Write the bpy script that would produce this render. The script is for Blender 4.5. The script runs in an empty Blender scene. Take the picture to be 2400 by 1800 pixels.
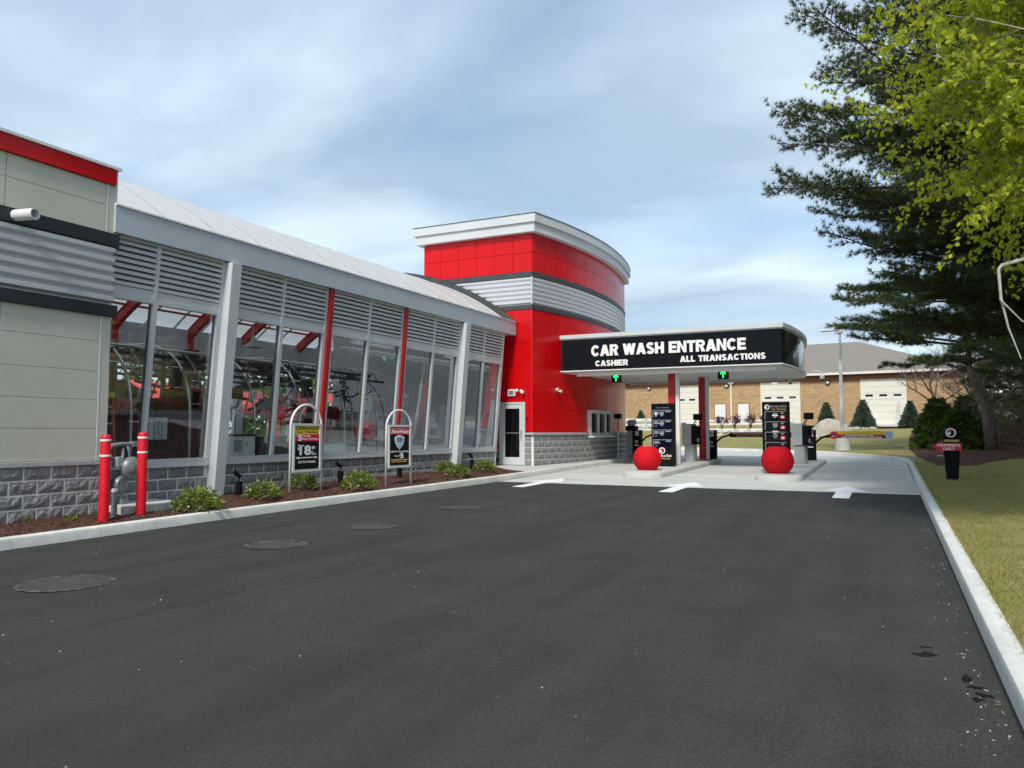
import bpy, math, random
import numpy as np
from math import sin, cos, pi, radians, sqrt, atan2
from mathutils import Matrix, Vector
random.seed(7); rng = np.random.default_rng(11)
scene = bpy.context.scene
col = scene.collection

# ---------------------------------------------------------------- camera, sky, sun
cam_d = bpy.data.cameras.new('camera'); cam = bpy.data.objects.new('camera', cam_d); col.objects.link(cam)
cam.location = (0, 0, 1.5); cam.rotation_euler = (radians(90) + math.atan(112/1800), 0, math.atan(880/1800))
cam_d.sensor_width = 36; cam_d.lens = 27; cam_d.clip_end = 3000; cam_d.clip_start = .05
scene.camera = cam
SUN_TRAVEL = Vector((-.14, .80, -.86)).normalized()
sun_d = bpy.data.lights.new('sun', 'SUN'); sun = bpy.data.objects.new('sun', sun_d); col.objects.link(sun)
sun.rotation_euler = SUN_TRAVEL.to_track_quat('-Z', 'Y').to_euler()
sun_d.energy = 2.15; sun_d.angle = radians(8); sun_d.color = (1.0, .95, .87)
world = bpy.data.worlds.new('World'); scene.world = world; world.use_nodes = True
wn = world.node_tree.nodes; wl = world.node_tree.links; wn.clear()
def N(t, **k):
    n = wn.new(t)
    for a, b in k.items(): setattr(n, a, b)
    return n
wo = N('ShaderNodeOutputWorld'); sky = N('ShaderNodeTexSky', sky_type='NISHITA', sun_disc=False)
sky.sun_elevation = math.asin(-SUN_TRAVEL.z); sky.sun_rotation = atan2(-SUN_TRAVEL.x, -SUN_TRAVEL.y)
sky.air_density = 1.0; sky.dust_density = 1.5; sky.ozone_density = 1.5
hs = N('ShaderNodeHueSaturation'); hs.inputs['Saturation'].default_value = 1.02
bg1 = N('ShaderNodeBackground'); bg1.inputs[1].default_value = .105
bg2 = N('ShaderNodeBackground'); bg2.inputs[1].default_value = 1.0
tc = N('ShaderNodeTexCoord'); sep = N('ShaderNodeSeparateXYZ'); wl.new(tc.outputs['Generated'], sep.inputs[0])
def wm(op, a, b=None):
    n = N('ShaderNodeMath', operation=op)
    for i, v in enumerate((a, b)):
        if v is None: continue
        if isinstance(v, (int, float)): n.inputs[i].default_value = v
        else: wl.new(v, n.inputs[i])
    return n.outputs[0]
zz = wm('ADD', wm('MAXIMUM', sep.outputs[2], 0.0), .16)
cmb = N('ShaderNodeCombineXYZ'); wl.new(wm('DIVIDE', sep.outputs[0], zz), cmb.inputs[0]); wl.new(wm('DIVIDE', sep.outputs[1], zz), cmb.inputs[1])
mp = N('ShaderNodeMapping'); mp.inputs['Rotation'].default_value = (0, 0, radians(38)); mp.inputs['Scale'].default_value = (.6, .95, 1); mp.inputs['Location'].default_value = (1.3, 3.1, 0)
wl.new(cmb.outputs[0], mp.inputs[0])
n1 = N('ShaderNodeTexNoise'); n1.inputs['Scale'].default_value = 1.05; n1.inputs['Detail'].default_value = 7; n1.inputs['Roughness'].default_value = .48; n1.inputs['Distortion'].default_value = .7
wl.new(mp.outputs[0], n1.inputs['Vector'])
r1 = N('ShaderNodeValToRGB'); r1.color_ramp.elements[0].position = .29; r1.color_ramp.elements[1].position = .57
r1.color_ramp.elements[0].color = (.10,)*3+(1,); r1.color_ramp.elements[1].color = (.92,)*3+(1,)
wl.new(n1.outputs[0], r1.inputs[0])
n2 = N('ShaderNodeTexNoise'); n2.inputs['Scale'].default_value = 1.35; n2.inputs['Detail'].default_value = 6; n2.inputs['Distortion'].default_value = .5; wl.new(mp.outputs[0], n2.inputs['Vector'])
r2 = N('ShaderNodeValToRGB'); r2.color_ramp.elements[0].position = .36; r2.color_ramp.elements[1].position = .62
r2.color_ramp.elements[0].color = (.29, .375, .465, 1); r2.color_ramp.elements[1].color = (.50, .60, .675, 1)
wl.new(n2.outputs[0], r2.inputs[0]); wl.new(r2.outputs[0], bg2.inputs[0])
wl.new(sky.outputs[0], hs.inputs['Color']); wl.new(hs.outputs[0], bg1.inputs[0])
mx = N('ShaderNodeMixShader'); wl.new(r1.outputs[0], mx.inputs[0]); wl.new(bg1.outputs[0], mx.inputs[1]); wl.new(bg2.outputs[0], mx.inputs[2]); wl.new(mx.outputs[0], wo.inputs[0])
vs = scene.view_settings; vs.view_transform = 'Standard'; vs.look = 'None'; vs.gamma = 1; vs.exposure = 0.76; vs.use_curve_mapping = False

# ---------------------------------------------------------------- materials
MATS = {}
def M(name, c, rough=.6, metal=0., c2=None, vs_=3., bump=0., bs=60., coat=0., stretch=None, spec=.5, detail=6, contrast=(.35, .65), em=None, ems=1., bdist=.01, c3=None, s3=25.):
    m = bpy.data.materials.new(name); m.use_nodes = True; MATS[name] = m
    nt = m.node_tree; b = nt.nodes['Principled BSDF']; L = nt.links
    b.inputs['Base Color'].default_value = (*c, 1); b.inputs['Roughness'].default_value = rough; b.inputs['Metallic'].default_value = metal
    b.inputs['Coat Weight'].default_value = coat; b.inputs['Coat Roughness'].default_value = .06; b.inputs['Specular IOR Level'].default_value = spec
    geo = nt.nodes.new('ShaderNodeNewGeometry'); vec = geo.outputs['Position']
    if stretch:
        mpn = nt.nodes.new('ShaderNodeMapping'); mpn.inputs['Scale'].default_value = stretch; L.new(vec, mpn.inputs[0]); vecs = mpn.outputs[0]
    else: vecs = vec
    if c2 is None: c2 = tuple(x*.86 for x in c)
    n = nt.nodes.new('ShaderNodeTexNoise'); n.inputs['Scale'].default_value = vs_; n.inputs['Detail'].default_value = detail; n.inputs['Roughness'].default_value = .6; L.new(vecs, n.inputs['Vector'])
    r = nt.nodes.new('ShaderNodeValToRGB'); r.color_ramp.elements[0].position, r.color_ramp.elements[1].position = contrast
    r.color_ramp.elements[0].color = (*c2, 1); r.color_ramp.elements[1].color = (*c, 1); L.new(n.outputs[0], r.inputs[0])
    out = r.outputs[0]
    if c3 is not None:
        n3 = nt.nodes.new('ShaderNodeTexNoise'); n3.inputs['Scale'].default_value = s3; n3.inputs['Detail'].default_value = 3; L.new(vec, n3.inputs['Vector'])
        r3 = nt.nodes.new('ShaderNodeValToRGB'); r3.color_ramp.elements[0].position = .42; r3.color_ramp.elements[1].position = .66
        L.new(n3.outputs[0], r3.inputs[0]); mixn = nt.nodes.new('ShaderNodeMixRGB'); L.new(r3.outputs[0], mixn.inputs[0]); L.new(out, mixn.inputs[1]); mixn.inputs[2].default_value = (*c3, 1); out = mixn.outputs[0]
    L.new(out, b.inputs['Base Color'])
    if bump:
        nb = nt.nodes.new('ShaderNodeTexNoise'); nb.inputs['Scale'].default_value = bs; nb.inputs['Detail'].default_value = 4; L.new(vec, nb.inputs['Vector'])
        bp = nt.nodes.new('ShaderNodeBump'); bp.inputs['Strength'].default_value = bump; bp.inputs['Distance'].default_value = bdist; L.new(nb.outputs[0], bp.inputs['Height']); L.new(bp.outputs[0], b.inputs['Normal'])
    if em:
        b.inputs['Emission Color'].default_value = (*em, 1); b.inputs['Emission Strength'].default_value = ems
    return m
def leafmat(name, c, c2, trans=.35, rough=.5):
    m = M(name, c, rough=rough, c2=c2, vs_=2.2, contrast=(.3, .7), spec=.35)
    nt = m.node_tree; b = nt.nodes['Principled BSDF']; L = nt.links
    t = nt.nodes.new('ShaderNodeBsdfTranslucent'); L.new(b.inputs['Base Color'].links[0].from_socket, t.inputs[0])
    mx = nt.nodes.new('ShaderNodeMixShader'); mx.inputs[0].default_value = trans
    L.new(b.outputs[0], mx.inputs[1]); L.new(t.outputs[0], mx.inputs[2]); L.new(mx.outputs[0], nt.nodes['Material Output'].inputs[0]); return m
red = M('red_metal_panel', (.60, .0008, .003), rough=.3, c2=(.55, .0008, .0025), vs_=.8, coat=.1, spec=.3)
redflat = M('red_plastic', (.72, .008, .022), rough=.42, c2=(.62, .006, .018), vs_=5, spec=.4)
redball = M('red_concrete_paint', (.62, .004, .016), rough=.75, spec=.2, c2=(.46, .004, .010), vs_=2.5, c3=(.54, .004, .013), s3=9, bump=.15, bs=160)
ribm = M('grey_roof_rib', (.46, .48, .50), rough=.5)
redsteel = M('red_painted_steel', (.50, .012, .018), rough=.45, c2=(.38, .01, .015))
beige = M('beige_fibre_panel', (.58, .57, .485), rough=.75, c2=(.53, .52, .44), vs_=1.2, bump=.08, bs=220)
black = M('charcoal_band', (.018, .021, .027), rough=.5, c2=(.012, .014, .019))
dark = M('dark_flashing', (.05, .055, .058), rough=.5, c2=(.038, .04, .043))
blackgloss = M('black_gloss_panel', (.010, .011, .015), rough=.12, c2=(.008, .009, .012), coat=.3)
blackmatt = M('black_plastic', (.009, .009, .010), rough=.55, c2=(.006, .006, .007), spec=.10)
silver = M('silver_aluminium', (.64, .67, .68), rough=.42, metal=.05, c2=(.58, .61, .62), vs_=1.1)
fasc = M('silver_fascia', (.50, .54, .59), rough=.4, metal=.08, c2=(.47, .51, .56), vs_=.7)
corr = M('corrugated_steel', (.60, .61, .63), rough=.36, metal=.25, c2=(.56, .57, .6), vs_=1.5)
white = M('white_painted_metal', (.78, .79, .78), rough=.4, c2=(.70, .71, .70), vs_=2)
offw = M('cornice_metal', (.60, .62, .63), rough=.42, metal=.05, c2=(.55, .57, .58), vs_=1)
soff = M('white_soffit', (.70, .70, .67), rough=.6, c2=(.62, .62, .6), vs_=1.5)
greybox = M('grey_cabinet_paint', (.36, .39, .41), rough=.4, c2=(.31, .34, .36), vs_=3)
mort = M('light_mortar', (.80, .80, .77), rough=.9, c2=(.66, .66, .63), vs_=6)
cmu = M('split_face_block', (.25, .25, .255), rough=.92, c2=(.14, .14, .145), vs_=7, bump=.9, bs=40, bdist=.02, c3=(.30, .30, .30), s3=60)
caststone = M('cast_stone_ledge', (.46, .47, .46), rough=.8, c2=(.4, .41, .4))
asph = M('asphalt', (.041, .041, .0385), rough=.92, c2=(.026, .026, .0245), vs_=.55, bump=.9, bs=95, bdist=.008, stretch=(1.6, .28, 1), c3=(.054, .054, .051), s3=190, contrast=(.32, .7), spec=.25)
def rough_asphalt(m):
    nt = m.node_tree; b = nt.nodes['Principled BSDF']; L = nt.links; src = b.inputs['Base Color'].links[0].from_socket
    geo = nt.nodes.new('ShaderNodeNewGeometry')
    def nz(sc, det, lo, hi, stretch=None):
        n = nt.nodes.new('ShaderNodeTexNoise'); n.inputs['Scale'].default_value = sc; n.inputs['Detail'].default_value = det
        if stretch:
            mp_ = nt.nodes.new('ShaderNodeMapping'); mp_.inputs['Scale'].default_value = stretch; mp_.inputs['Rotation'].default_value = (0, 0, radians(6)); L.new(geo.outputs['Position'], mp_.inputs[0]); L.new(mp_.outputs[0], n.inputs['Vector'])
        else: L.new(geo.outputs['Position'], n.inputs['Vector'])
        r = nt.nodes.new('ShaderNodeMapRange'); r.inputs[1].default_value = .3; r.inputs[2].default_value = .7; r.inputs[3].default_value = lo; r.inputs[4].default_value = hi; L.new(n.outputs[0], r.inputs[0]); return r.outputs[0]
    out = src
    for v in (nz(95, 2, .62, 1.42), nz(32, 3, .84, 1.16), nz(1.1, 5, .86, 1.14), nz(1.6, 4, .86, 1.10, (1.6, .10, 1))):
        mu = nt.nodes.new('ShaderNodeVectorMath'); mu.operation = 'SCALE'; L.new(out, mu.inputs[0]); L.new(v, mu.inputs['Scale']); out = mu.outputs[0]
    # faint warm / green tint patches
    n = nt.nodes.new('ShaderNodeTexNoise'); n.inputs['Scale'].default_value = .45; L.new(geo.outputs['Position'], n.inputs['Vector']); cr = nt.nodes.new('ShaderNodeValToRGB')
    cr.color_ramp.elements[0].position = .38; cr.color_ramp.elements[0].color = (1.0, .965, 1.0, 1); cr.color_ramp.elements[1].position = .62; cr.color_ramp.elements[1].color = (.97, 1.0, .955, 1); L.new(n.outputs[0], cr.inputs[0])
    mu = nt.nodes.new('ShaderNodeVectorMath'); mu.operation = 'MULTIPLY'; L.new(out, mu.inputs[0]); L.new(cr.outputs[0], mu.inputs[1]); L.new(mu.outputs[0], b.inputs['Base Color'])
rough_asphalt(asph)
asphd = M('asphalt_patch', (.034, .036, .036), rough=.85, c2=(.024, .025, .027), vs_=8, bump=.5, bs=130, bdist=.005)
dust = M('dusty_asphalt', (.15, .15, .135), rough=.95, c2=(.036, .036, .034), vs_=11, bump=.5, bs=140, bdist=.005, contrast=(.46, .66))
wet = M('wet_asphalt', (.004, .004, .004), rough=.5, c2=(.008, .008, .008), vs_=9, spec=.15)
conc = M('concrete_paving', (.55, .56, .53), rough=.85, c2=(.40, .41, .39), vs_=.9, bump=.2, bs=120, bdist=.004, c3=(.48, .49, .46), s3=3, stretch=(.35, 1.6, 1))
kerbm = M('concrete_kerb', (.70, .71, .66), rough=.88, c2=(.50, .51, .48), vs_=1.6, c3=(.60, .60, .56), s3=14, bump=.25, bs=90, bdist=.004)
paint = M('white_road_paint', (.80, .81, .80), rough=.6, c2=(.70, .71, .7), vs_=9, contrast=(.25, .5))
mulch = M('bark_mulch', (.105, .040, .024), rough=.95, c2=(.035, .014, .010), vs_=26, bump=1, bs=55, bdist=.04, c3=(.17, .075, .045), s3=48)
mulchd = M('dark_bark_mulch', (.095, .022, .010), rough=.95, c2=(.04, .010, .006), vs_=26, bump=1, bs=55, bdist=.04)
grass = M('lawn', (.42, .34, .145), rough=.95, c2=(.25, .25, .055), vs_=1.3, bump=1, bs=45, bdist=.06, c3=(.24, .21, .07), s3=22, contrast=(.38, .62))
blade = leafmat('grass_blade', (.46, .38, .16), (.27, .28, .06), .35)
tan = M('tan_block', (.50, .355, .205), rough=.9, c2=(.44, .31, .18), vs_=2)
cream = M('cream_door', (.74, .72, .63), rough=.6, c2=(.70, .68, .6), vs_=.6)
browntrim = M('brown_band', (.20, .095, .06), rough=.9, c2=(.15, .07, .05))
redbr = M('rust_brick_band', (.36, .16, .09), rough=.9, c2=(.3, .13, .08))
shingle = M('grey_shingles', (.235, .21, .17), rough=.95, c2=(.185, .165, .135), vs_=7, bump=.4, bs=20, c3=(.21, .2, .17), s3=40)
whitestone = M('pale_stone_block', (.66, .65, .60), rough=.9, c2=(.52, .51, .47), vs_=3, bump=.9, bs=8, bdist=.08)
rock = M('pale_boulder', (.46, .42, .36), rough=.95, c2=(.36, .33, .28), vs_=3, bump=.8, bs=7, bdist=.06)
bark = M('grey_bark', (.22, .19, .16), rough=.95, c2=(.10, .085, .07), vs_=9, bump=1, bs=25, bdist=.04)
barkd = M('dark_bark', (.05, .038, .03), rough=.95, c2=(.028, .022, .018), vs_=9, bump=1, bs=25, bdist=.04)
birchb = M('pale_birch_bark', (.60, .57, .50), rough=.8, c2=(.42, .39, .34), vs_=14)
pine_m = leafmat('pine_needles', (.11, .145, .045), (.050, .075, .027), .35)
pine_m2 = leafmat('dark_pine_needles', (.052, .078, .022), (.022, .036, .012), .2)
spruce_m = leafmat('blue_spruce_needles', (.13, .19, .13), (.06, .10, .065), .15)
arb_m = leafmat('arborvitae_leaf', (.11, .18, .025), (.045, .085, .014), .25)
birch_m = leafmat('spring_birch_leaf', (.58, .62, .035), (.30, .38, .025), .55, .4)
shrub_m = leafmat('shrub_leaf', (.24, .31, .05), (.11, .16, .03), .3, .4)
flower = M('white_petal', (.85, .85, .8), rough=.7)
plum_m = leafmat('plum_leaf', (.16, .045, .055), (.09, .025, .03), .3)
yellow = M('print_yellow', (.85, .62, .03), rough=.45, c2=(.83, .6, .03)); pred = M('print_red', (.70, .01, .05), rough=.45)
pblack = M('print_black', (.006, .006, .007), rough=.6, spec=.2); pwhite = M('print_white', (.85, .85, .84), rough=.5, c2=(.82, .82, .81))
pblue = M('print_pale_blue', (.42, .62, .78), rough=.45); pnavy = M('print_navy', (.003, .005, .018), rough=.7, c2=(.0025, .004, .015), spec=.05); pgrey = M('print_grey', (.28, .29, .33), rough=.5)
porange = M('print_orange', (.80, .40, .08), rough=.45); pbrown = M('print_brown', (.35, .28, .14), rough=.5)
green_em = M('lit_green_arrow', (.02, .6, .1), em=(.02, .9, .16), ems=1.6)
lampw = M('lamp_lens', (.8, .8, .78), rough=.3)
gmet = M('meter_grey_paint', (.26, .28, .295), rough=.45, c2=(.15, .16, .17), vs_=12, metal=.2)
steel = M('stainless_tube', (.62, .63, .64), rough=.25, metal=.85, c2=(.55, .56, .57))
floorm = M('wet_wash_floor', (.25, .26, .25), rough=.4, c2=(.08, .085, .08))
innerw = M('grey_interior_wall', (.50, .53, .56), rough=.7, c2=(.46, .49, .52))
brush_m = M('dark_red_cloth', (.16, .006, .012), rough=.95, c2=(.06, .003, .006), vs_=18, stretch=(6, 6, .6), bump=1, bs=60, bdist=.03)
equip = M('black_equipment_steel', (.035, .037, .04), rough=.5, c2=(.02, .02, .022))
palebox = M('pale_cabinet', (.62, .68, .66), rough=.4, c2=(.55, .6, .58))
fibre_y = M('yellow_plastic', (.72, .55, .02), rough=.45); fibre_o = M('orange_fibreglass', (.55, .12, .04), rough=.5)
canvas = M('red_canopy_fabric', (.62, .06, .06), rough=.7, c2=(.55, .05, .05))
# brick pattern for the far building
def tanbrick():
    m = tan; nt = m.node_tree; b = nt.nodes['Principled BSDF']; L = nt.links
    tcn = nt.nodes.new('ShaderNodeTexCoord'); s = nt.nodes.new('ShaderNodeSeparateXYZ'); c = nt.nodes.new('ShaderNodeCombineXYZ')
    L.new(tcn.outputs['Object'], s.inputs[0]); L.new(s.outputs[0], c.inputs[0]); L.new(s.outputs[2], c.inputs[1])
    br = nt.nodes.new('ShaderNodeTexBrick'); br.inputs['Scale'].default_value = 1; br.inputs['Brick Width'].default_value = .406; br.inputs['Row Height'].default_value = .203; br.inputs['Mortar Size'].default_value = .016
    br.inputs['Color1'].default_value = (.52, .35, .19, 1); br.inputs['Color2'].default_value = (.40, .26, .135, 1); br.inputs['Mortar'].default_value = (.30, .20, .115, 1); br.inputs['Bias'].default_value = -.1
    L.new(c.outputs[0], br.inputs['Vector']); L.new(br.outputs[0], b.inputs['Base Color'])
    bp = nt.nodes.new('ShaderNodeBump'); bp.inputs['Strength'].default_value = .5; bp.inputs['Distance'].default_value = .02; bp.invert = True; L.new(br.outputs['Fac'], bp.inputs['Height']); L.new(bp.outputs[0], b.inputs['Normal'])
tanbrick()
def glassmat(name, tint, refl=1.0):
    m = bpy.data.materials.new(name); m.use_nodes = True; nt = m.node_tree; nt.nodes.clear(); L = nt.links
    o = nt.nodes.new('ShaderNodeOutputMaterial'); t = nt.nodes.new('ShaderNodeBsdfTransparent'); g = nt.nodes.new('ShaderNodeBsdfGlossy'); f = nt.nodes.new('ShaderNodeFresnel'); mx = nt.nodes.new('ShaderNodeMixShader')
    t.inputs[0].default_value = (*tint, 1); g.inputs['Roughness'].default_value = .015; g.inputs[0].default_value = (.9, .95, 1, 1); f.inputs[0].default_value = 1.5
    gb = nt.nodes.new('ShaderNodeNewGeometry'); mb_ = nt.nodes.new('ShaderNodeMath'); mb_.operation = 'MULTIPLY_ADD'; mb_.inputs[1].default_value = 1/1.5-1.5; mb_.inputs[2].default_value = 1.5; L.new(gb.outputs['Backfacing'], mb_.inputs[0]); L.new(mb_.outputs[0], f.inputs[0])
    nn = nt.nodes.new('ShaderNodeTexNoise'); nn.inputs['Scale'].default_value = 1.1; bp = nt.nodes.new('ShaderNodeBump'); bp.inputs['Strength'].default_value = .03; bp.inputs['Distance'].default_value = .05
    gg = nt.nodes.new('ShaderNodeNewGeometry'); L.new(gg.outputs['Position'], nn.inputs['Vector']); L.new(nn.outputs[0], bp.inputs['Height']); L.new(bp.outputs[0], g.inputs['Normal'])
    ma = nt.nodes.new('ShaderNodeMath'); ma.operation = 'MULTIPLY_ADD'; ma.inputs[1].default_value = refl; ma.inputs[2].default_value = .03; L.new(f.outputs[0], ma.inputs[0])
    L.new(ma.outputs[0], mx.inputs[0]); L.new(t.outputs[0], mx.inputs[1]); L.new(g.outputs[0], mx.inputs[2]); L.new(mx.outputs[0], o.inputs[0]); MATS[name] = m; return m
glass = glassmat('window_glass', (.965, .99, .982)); dglass = glassmat('dark_glass', (.12, .13, .13))
def roofmat():
    m = M('translucent_roof_panel', (.90, .92, .89), rough=.35, c2=(.86, .88, .85), vs_=1.2, spec=.5)
    nt = m.node_tree; b = nt.nodes['Principled BSDF']; L = nt.links
    t = nt.nodes.new('ShaderNodeBsdfTranslucent'); t.inputs[0].default_value = (.9, .93, .97, 1); mx = nt.nodes.new('ShaderNodeMixShader'); mx.inputs[0].default_value = .32; tp = nt.nodes.new('ShaderNodeBsdfTransparent'); tp.inputs[0].default_value = (.9, .93, .97, 1); mx2 = nt.nodes.new('ShaderNodeMixShader'); mx2.inputs[0].default_value = .06
    L.new(b.outputs[0], mx.inputs[1]); L.new(t.outputs[0], mx.inputs[2]); L.new(mx.outputs[0], mx2.inputs[1]); L.new(tp.outputs[0], mx2.inputs[2]); L.new(mx2.outputs[0], nt.nodes['Material Output'].inputs[0]); return m
roofp = roofmat()

# ---------------------------------------------------------------- mesh helpers
class MB:
    def __init__(s): s.v = []; s.f = []
    def add(s, vs, fs):
        n = len(s.v); s.v += [tuple(p) for p in vs]; s.f += [tuple(i+n for i in f) for f in fs]; return s
    def box(s, x0, y0, z0, x1, y1, z1):
        return s.add([(x0, y0, z0), (x1, y0, z0), (x1, y1, z0), (x0, y1, z0), (x0, y0, z1), (x1, y0, z1), (x1, y1, z1), (x0, y1, z1)],
                     [(0, 3, 2, 1), (4, 5, 6, 7), (0, 1, 5, 4), (1, 2, 6, 5), (2, 3, 7, 6), (3, 0, 4, 7)])
    def cbox(s, c, d, rz=0, pitch=0):
        M_ = Matrix.Translation(c) @ Matrix.Rotation(rz, 4, 'Z') @ Matrix.Rotation(pitch, 4, 'X')
        h = [x/2 for x in d]; P = [(-1, -1, -1), (1, -1, -1), (1, 1, -1), (-1, 1, -1), (-1, -1, 1), (1, -1, 1), (1, 1, 1), (-1, 1, 1)]
        return s.add([tuple(M_ @ Vector((p[0]*h[0], p[1]*h[1], p[2]*h[2]))) for p in P],
                     [(0, 3, 2, 1), (4, 5, 6, 7), (0, 1, 5, 4), (1, 2, 6, 5), (2, 3, 7, 6), (3, 0, 4, 7)])
    def prism(s, poly, z0, z1):                       # poly in xy (ccw)
        n = len(poly); z0f = z0 if callable(z0) else (lambda x, y: z0); z1f = z1 if callable(z1) else (lambda x, y: z1)
        vs = [(x, y, z0f(x, y)) for x, y in poly] + [(x, y, z1f(x, y)) for x, y in poly]
        return s.add(vs, [tuple(range(n-1, -1, -1)), tuple(range(n, 2*n))] + [(i, (i+1) % n, n+(i+1) % n, n+i) for i in range(n)])
    def plate(s, poly, y0, y1):                       # poly in xz, ccw seen from -y; thickness in y
        n = len(poly); vs = [(x, y0, z) for x, z in poly] + [(x, y1, z) for x, z in poly]
        return s.add(vs, [tuple(range(n)), tuple(range(2*n-1, n-1, -1))] + [(i, n+i, n+(i+1) % n, (i+1) % n) for i in range(n)])
    def tube(s, path, r, seg=8, cap=True):
        path = [Vector(p) for p in path]; rs = r if isinstance(r, (list, tuple)) else [r]*len(path)
        rings = []; up = Vector((0, 0, 1)); prev = None
        for i, p in enumerate(path):
            t = (path[min(i+1, len(path)-1)] - path[max(i-1, 0)]).normalized()
            if prev is None:
                a = t.cross(up if abs(t.z) < .95 else Vector((1, 0, 0))).normalized()
            else:
                a = (prev - t*prev.dot(t)).normalized()
            prev = a; b = t.cross(a)
            rings.append([tuple(p + (a*cos(2*pi*k/seg)+b*sin(2*pi*k/seg))*rs[i]) for k in range(seg)])
        n = len(s.v)
        for rr in rings: s.v += rr
        for i in range(len(path)-1):
            for k in range(seg):
                s.f.append((n+i*seg+k, n+i*seg+(k+1) % seg, n+(i+1)*seg+(k+1) % seg, n+(i+1)*seg+k))
        if cap:
            s.f.append(tuple(n+k for k in range(seg-1, -1, -1))); s.f.append(tuple(n+(len(path)-1)*seg+k for k in range(seg)))
        return s
    def lathe(s, prof, c=(0, 0, 0), seg=24, axis='z'):
        n = len(s.v)
        for r, h in prof:
            for k in range(seg):
                a = 2*pi*k/seg; p = (r*cos(a), r*sin(a), h)
                if axis == 'y': p = (p[0], p[2], p[1])
                if axis == 'x': p = (p[2], p[0], p[1])
                s.v.append((c[0]+p[0], c[1]+p[1], c[2]+p[2]))
        m = len(prof)
        for i in range(m-1):
            for k in range(seg):
                q = (n+i*seg+k, n+i*seg+(k+1) % seg, n+(i+1)*seg+(k+1) % seg, n+(i+1)*seg+k)
                s.f.append(q if axis != 'y' else q[::-1])
        s.f.append(tuple(n+k for k in range(seg-1, -1, -1))); s.f.append(tuple(n+(m-1)*seg+k for k in range(seg)))
        return s
    def mesh(s, name, off=(0, 0, 0)):
        me = bpy.data.meshes.new(name); me.from_pydata([(a-off[0], b-off[1], c-off[2]) for a, b, c in s.v], [], s.f); me.update(); return me
    def build(s, name, mat, parent=None, off=(0, 0, 0), smooth=False, bevel=0, kind=None, label=None):
        me = s.mesh(name, off); me.materials.append(mat)
        o = bpy.data.objects.new(name, me); col.objects.link(o)
        if parent: o.parent = parent
        if smooth: me.shade_smooth(); 
        if smooth == 'auto': me.set_sharp_from_angle(angle=radians(40))
        if bevel:
            b = o.modifiers.new('bevel', 'BEVEL'); b.width = bevel; b.segments = 2; b.limit_method = 'ANGLE'; b.angle_limit = radians(50)
        if kind: o['kind'] = kind
        if label: o['label'] = label
        return o
def thing(name, label, cat, loc=(0, 0, 0), rotz=0, group=None, kind=None):
    o = bpy.data.objects.new(name, None); col.objects.link(o); o.empty_display_size = .2
    o.location = loc; o.rotation_euler = (0, 0, rotz); o['label'] = label; o['category'] = cat
    if group: o['group'] = group
    if kind: o['kind'] = kind
    return o
def tag(o, label, cat, group=None):
    o['label'] = label; o['category'] = cat
    if group: o['group'] = group
    return o
def inst(me, name, mat, parent, loc, rotz=0, scale=None, rot=None):
    o = bpy.data.objects.new(name, me); col.objects.link(o); o.parent = parent; o.location = loc; o.rotation_euler = rot or (0, 0, rotz)
    if scale: o.scale = scale
    return o
def copy_tree(root, loc, rotz=None, scale=None, label=None):
    c = root.copy(); col.objects.link(c); c.location = loc
    if rotz is not None: c.rotation_euler = (0, 0, rotz)
    if scale: c.scale = scale
    if label: c['label'] = label
    for ch in root.children:
        d = ch.copy(); col.objects.link(d); d.parent = c
        for g in ch.children:
            e = g.copy(); col.objects.link(e); e.parent = d
    return c
FONTC = {}
def text(s, x0, z0, w, h, y, mat, parent, depth=.004, bold=.03, name='lettering', off=(0, 0, 0), split=False):
    """letters standing on a plane that faces local -y: x0,z0 lower-left corner, w,h size"""
    cu = bpy.data.curves.new(name, 'FONT'); cu.body = s; cu.size = 1; cu.space_character = 1+bold*1.6; cu.offset = bold; cu.resolution_u = 3; cu.extrude = .5
    ob = bpy.data.objects.new('t', cu); me = bpy.data.meshes.new_from_object(ob); bpy.data.objects.remove(ob)
    import bmesh as bmm; bmx = bmm.new(); bmx.from_mesh(me); bmm.ops.remove_doubles(bmx, verts=bmx.verts, dist=1e-4); bmx.to_mesh(me); bmx.free()
    n = len(me.vertices); co = np.zeros(n*3); me.vertices.foreach_get('co', co); co = co.reshape(-1, 3)
    mn, mxx = co.min(0), co.max(0); co = (co-mn)/np.maximum(mxx-mn, 1e-6)
    out = np.zeros_like(co); out[:, 0] = x0+co[:, 0]*w; out[:, 2] = z0+co[:, 1]*h; out[:, 1] = y-co[:, 2]*depth
    if split:                                    # one object per letter
        par = list(range(n))
        def find(a):
            while par[a] != a: par[a] = par[par[a]]; a = par[a]
            return a
        for p in me.polygons:
            v = p.vertices; r0 = find(v[0])
            for q in v[1:]: par[find(q)] = r0
        comp = {}
        for p in me.polygons: comp.setdefault(find(p.vertices[0]), []).append(tuple(p.vertices))
        for fs in comp.values():
            ids = sorted({i for f in fs for i in f}); mp_ = {a: b for b, a in enumerate(ids)}
            MB().add([tuple(out[i]) for i in ids], [tuple(mp_[i] for i in f) for f in fs]).build('letter', mat, parent, off=off)
        return
    me.vertices.foreach_set('co', (out-np.array(off)).ravel()); me.name = name; me.materials.clear(); me.materials.append(mat); me.update()
    o = bpy.data.objects.new(name, me); col.objects.link(o); o.parent = parent; return o
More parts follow.
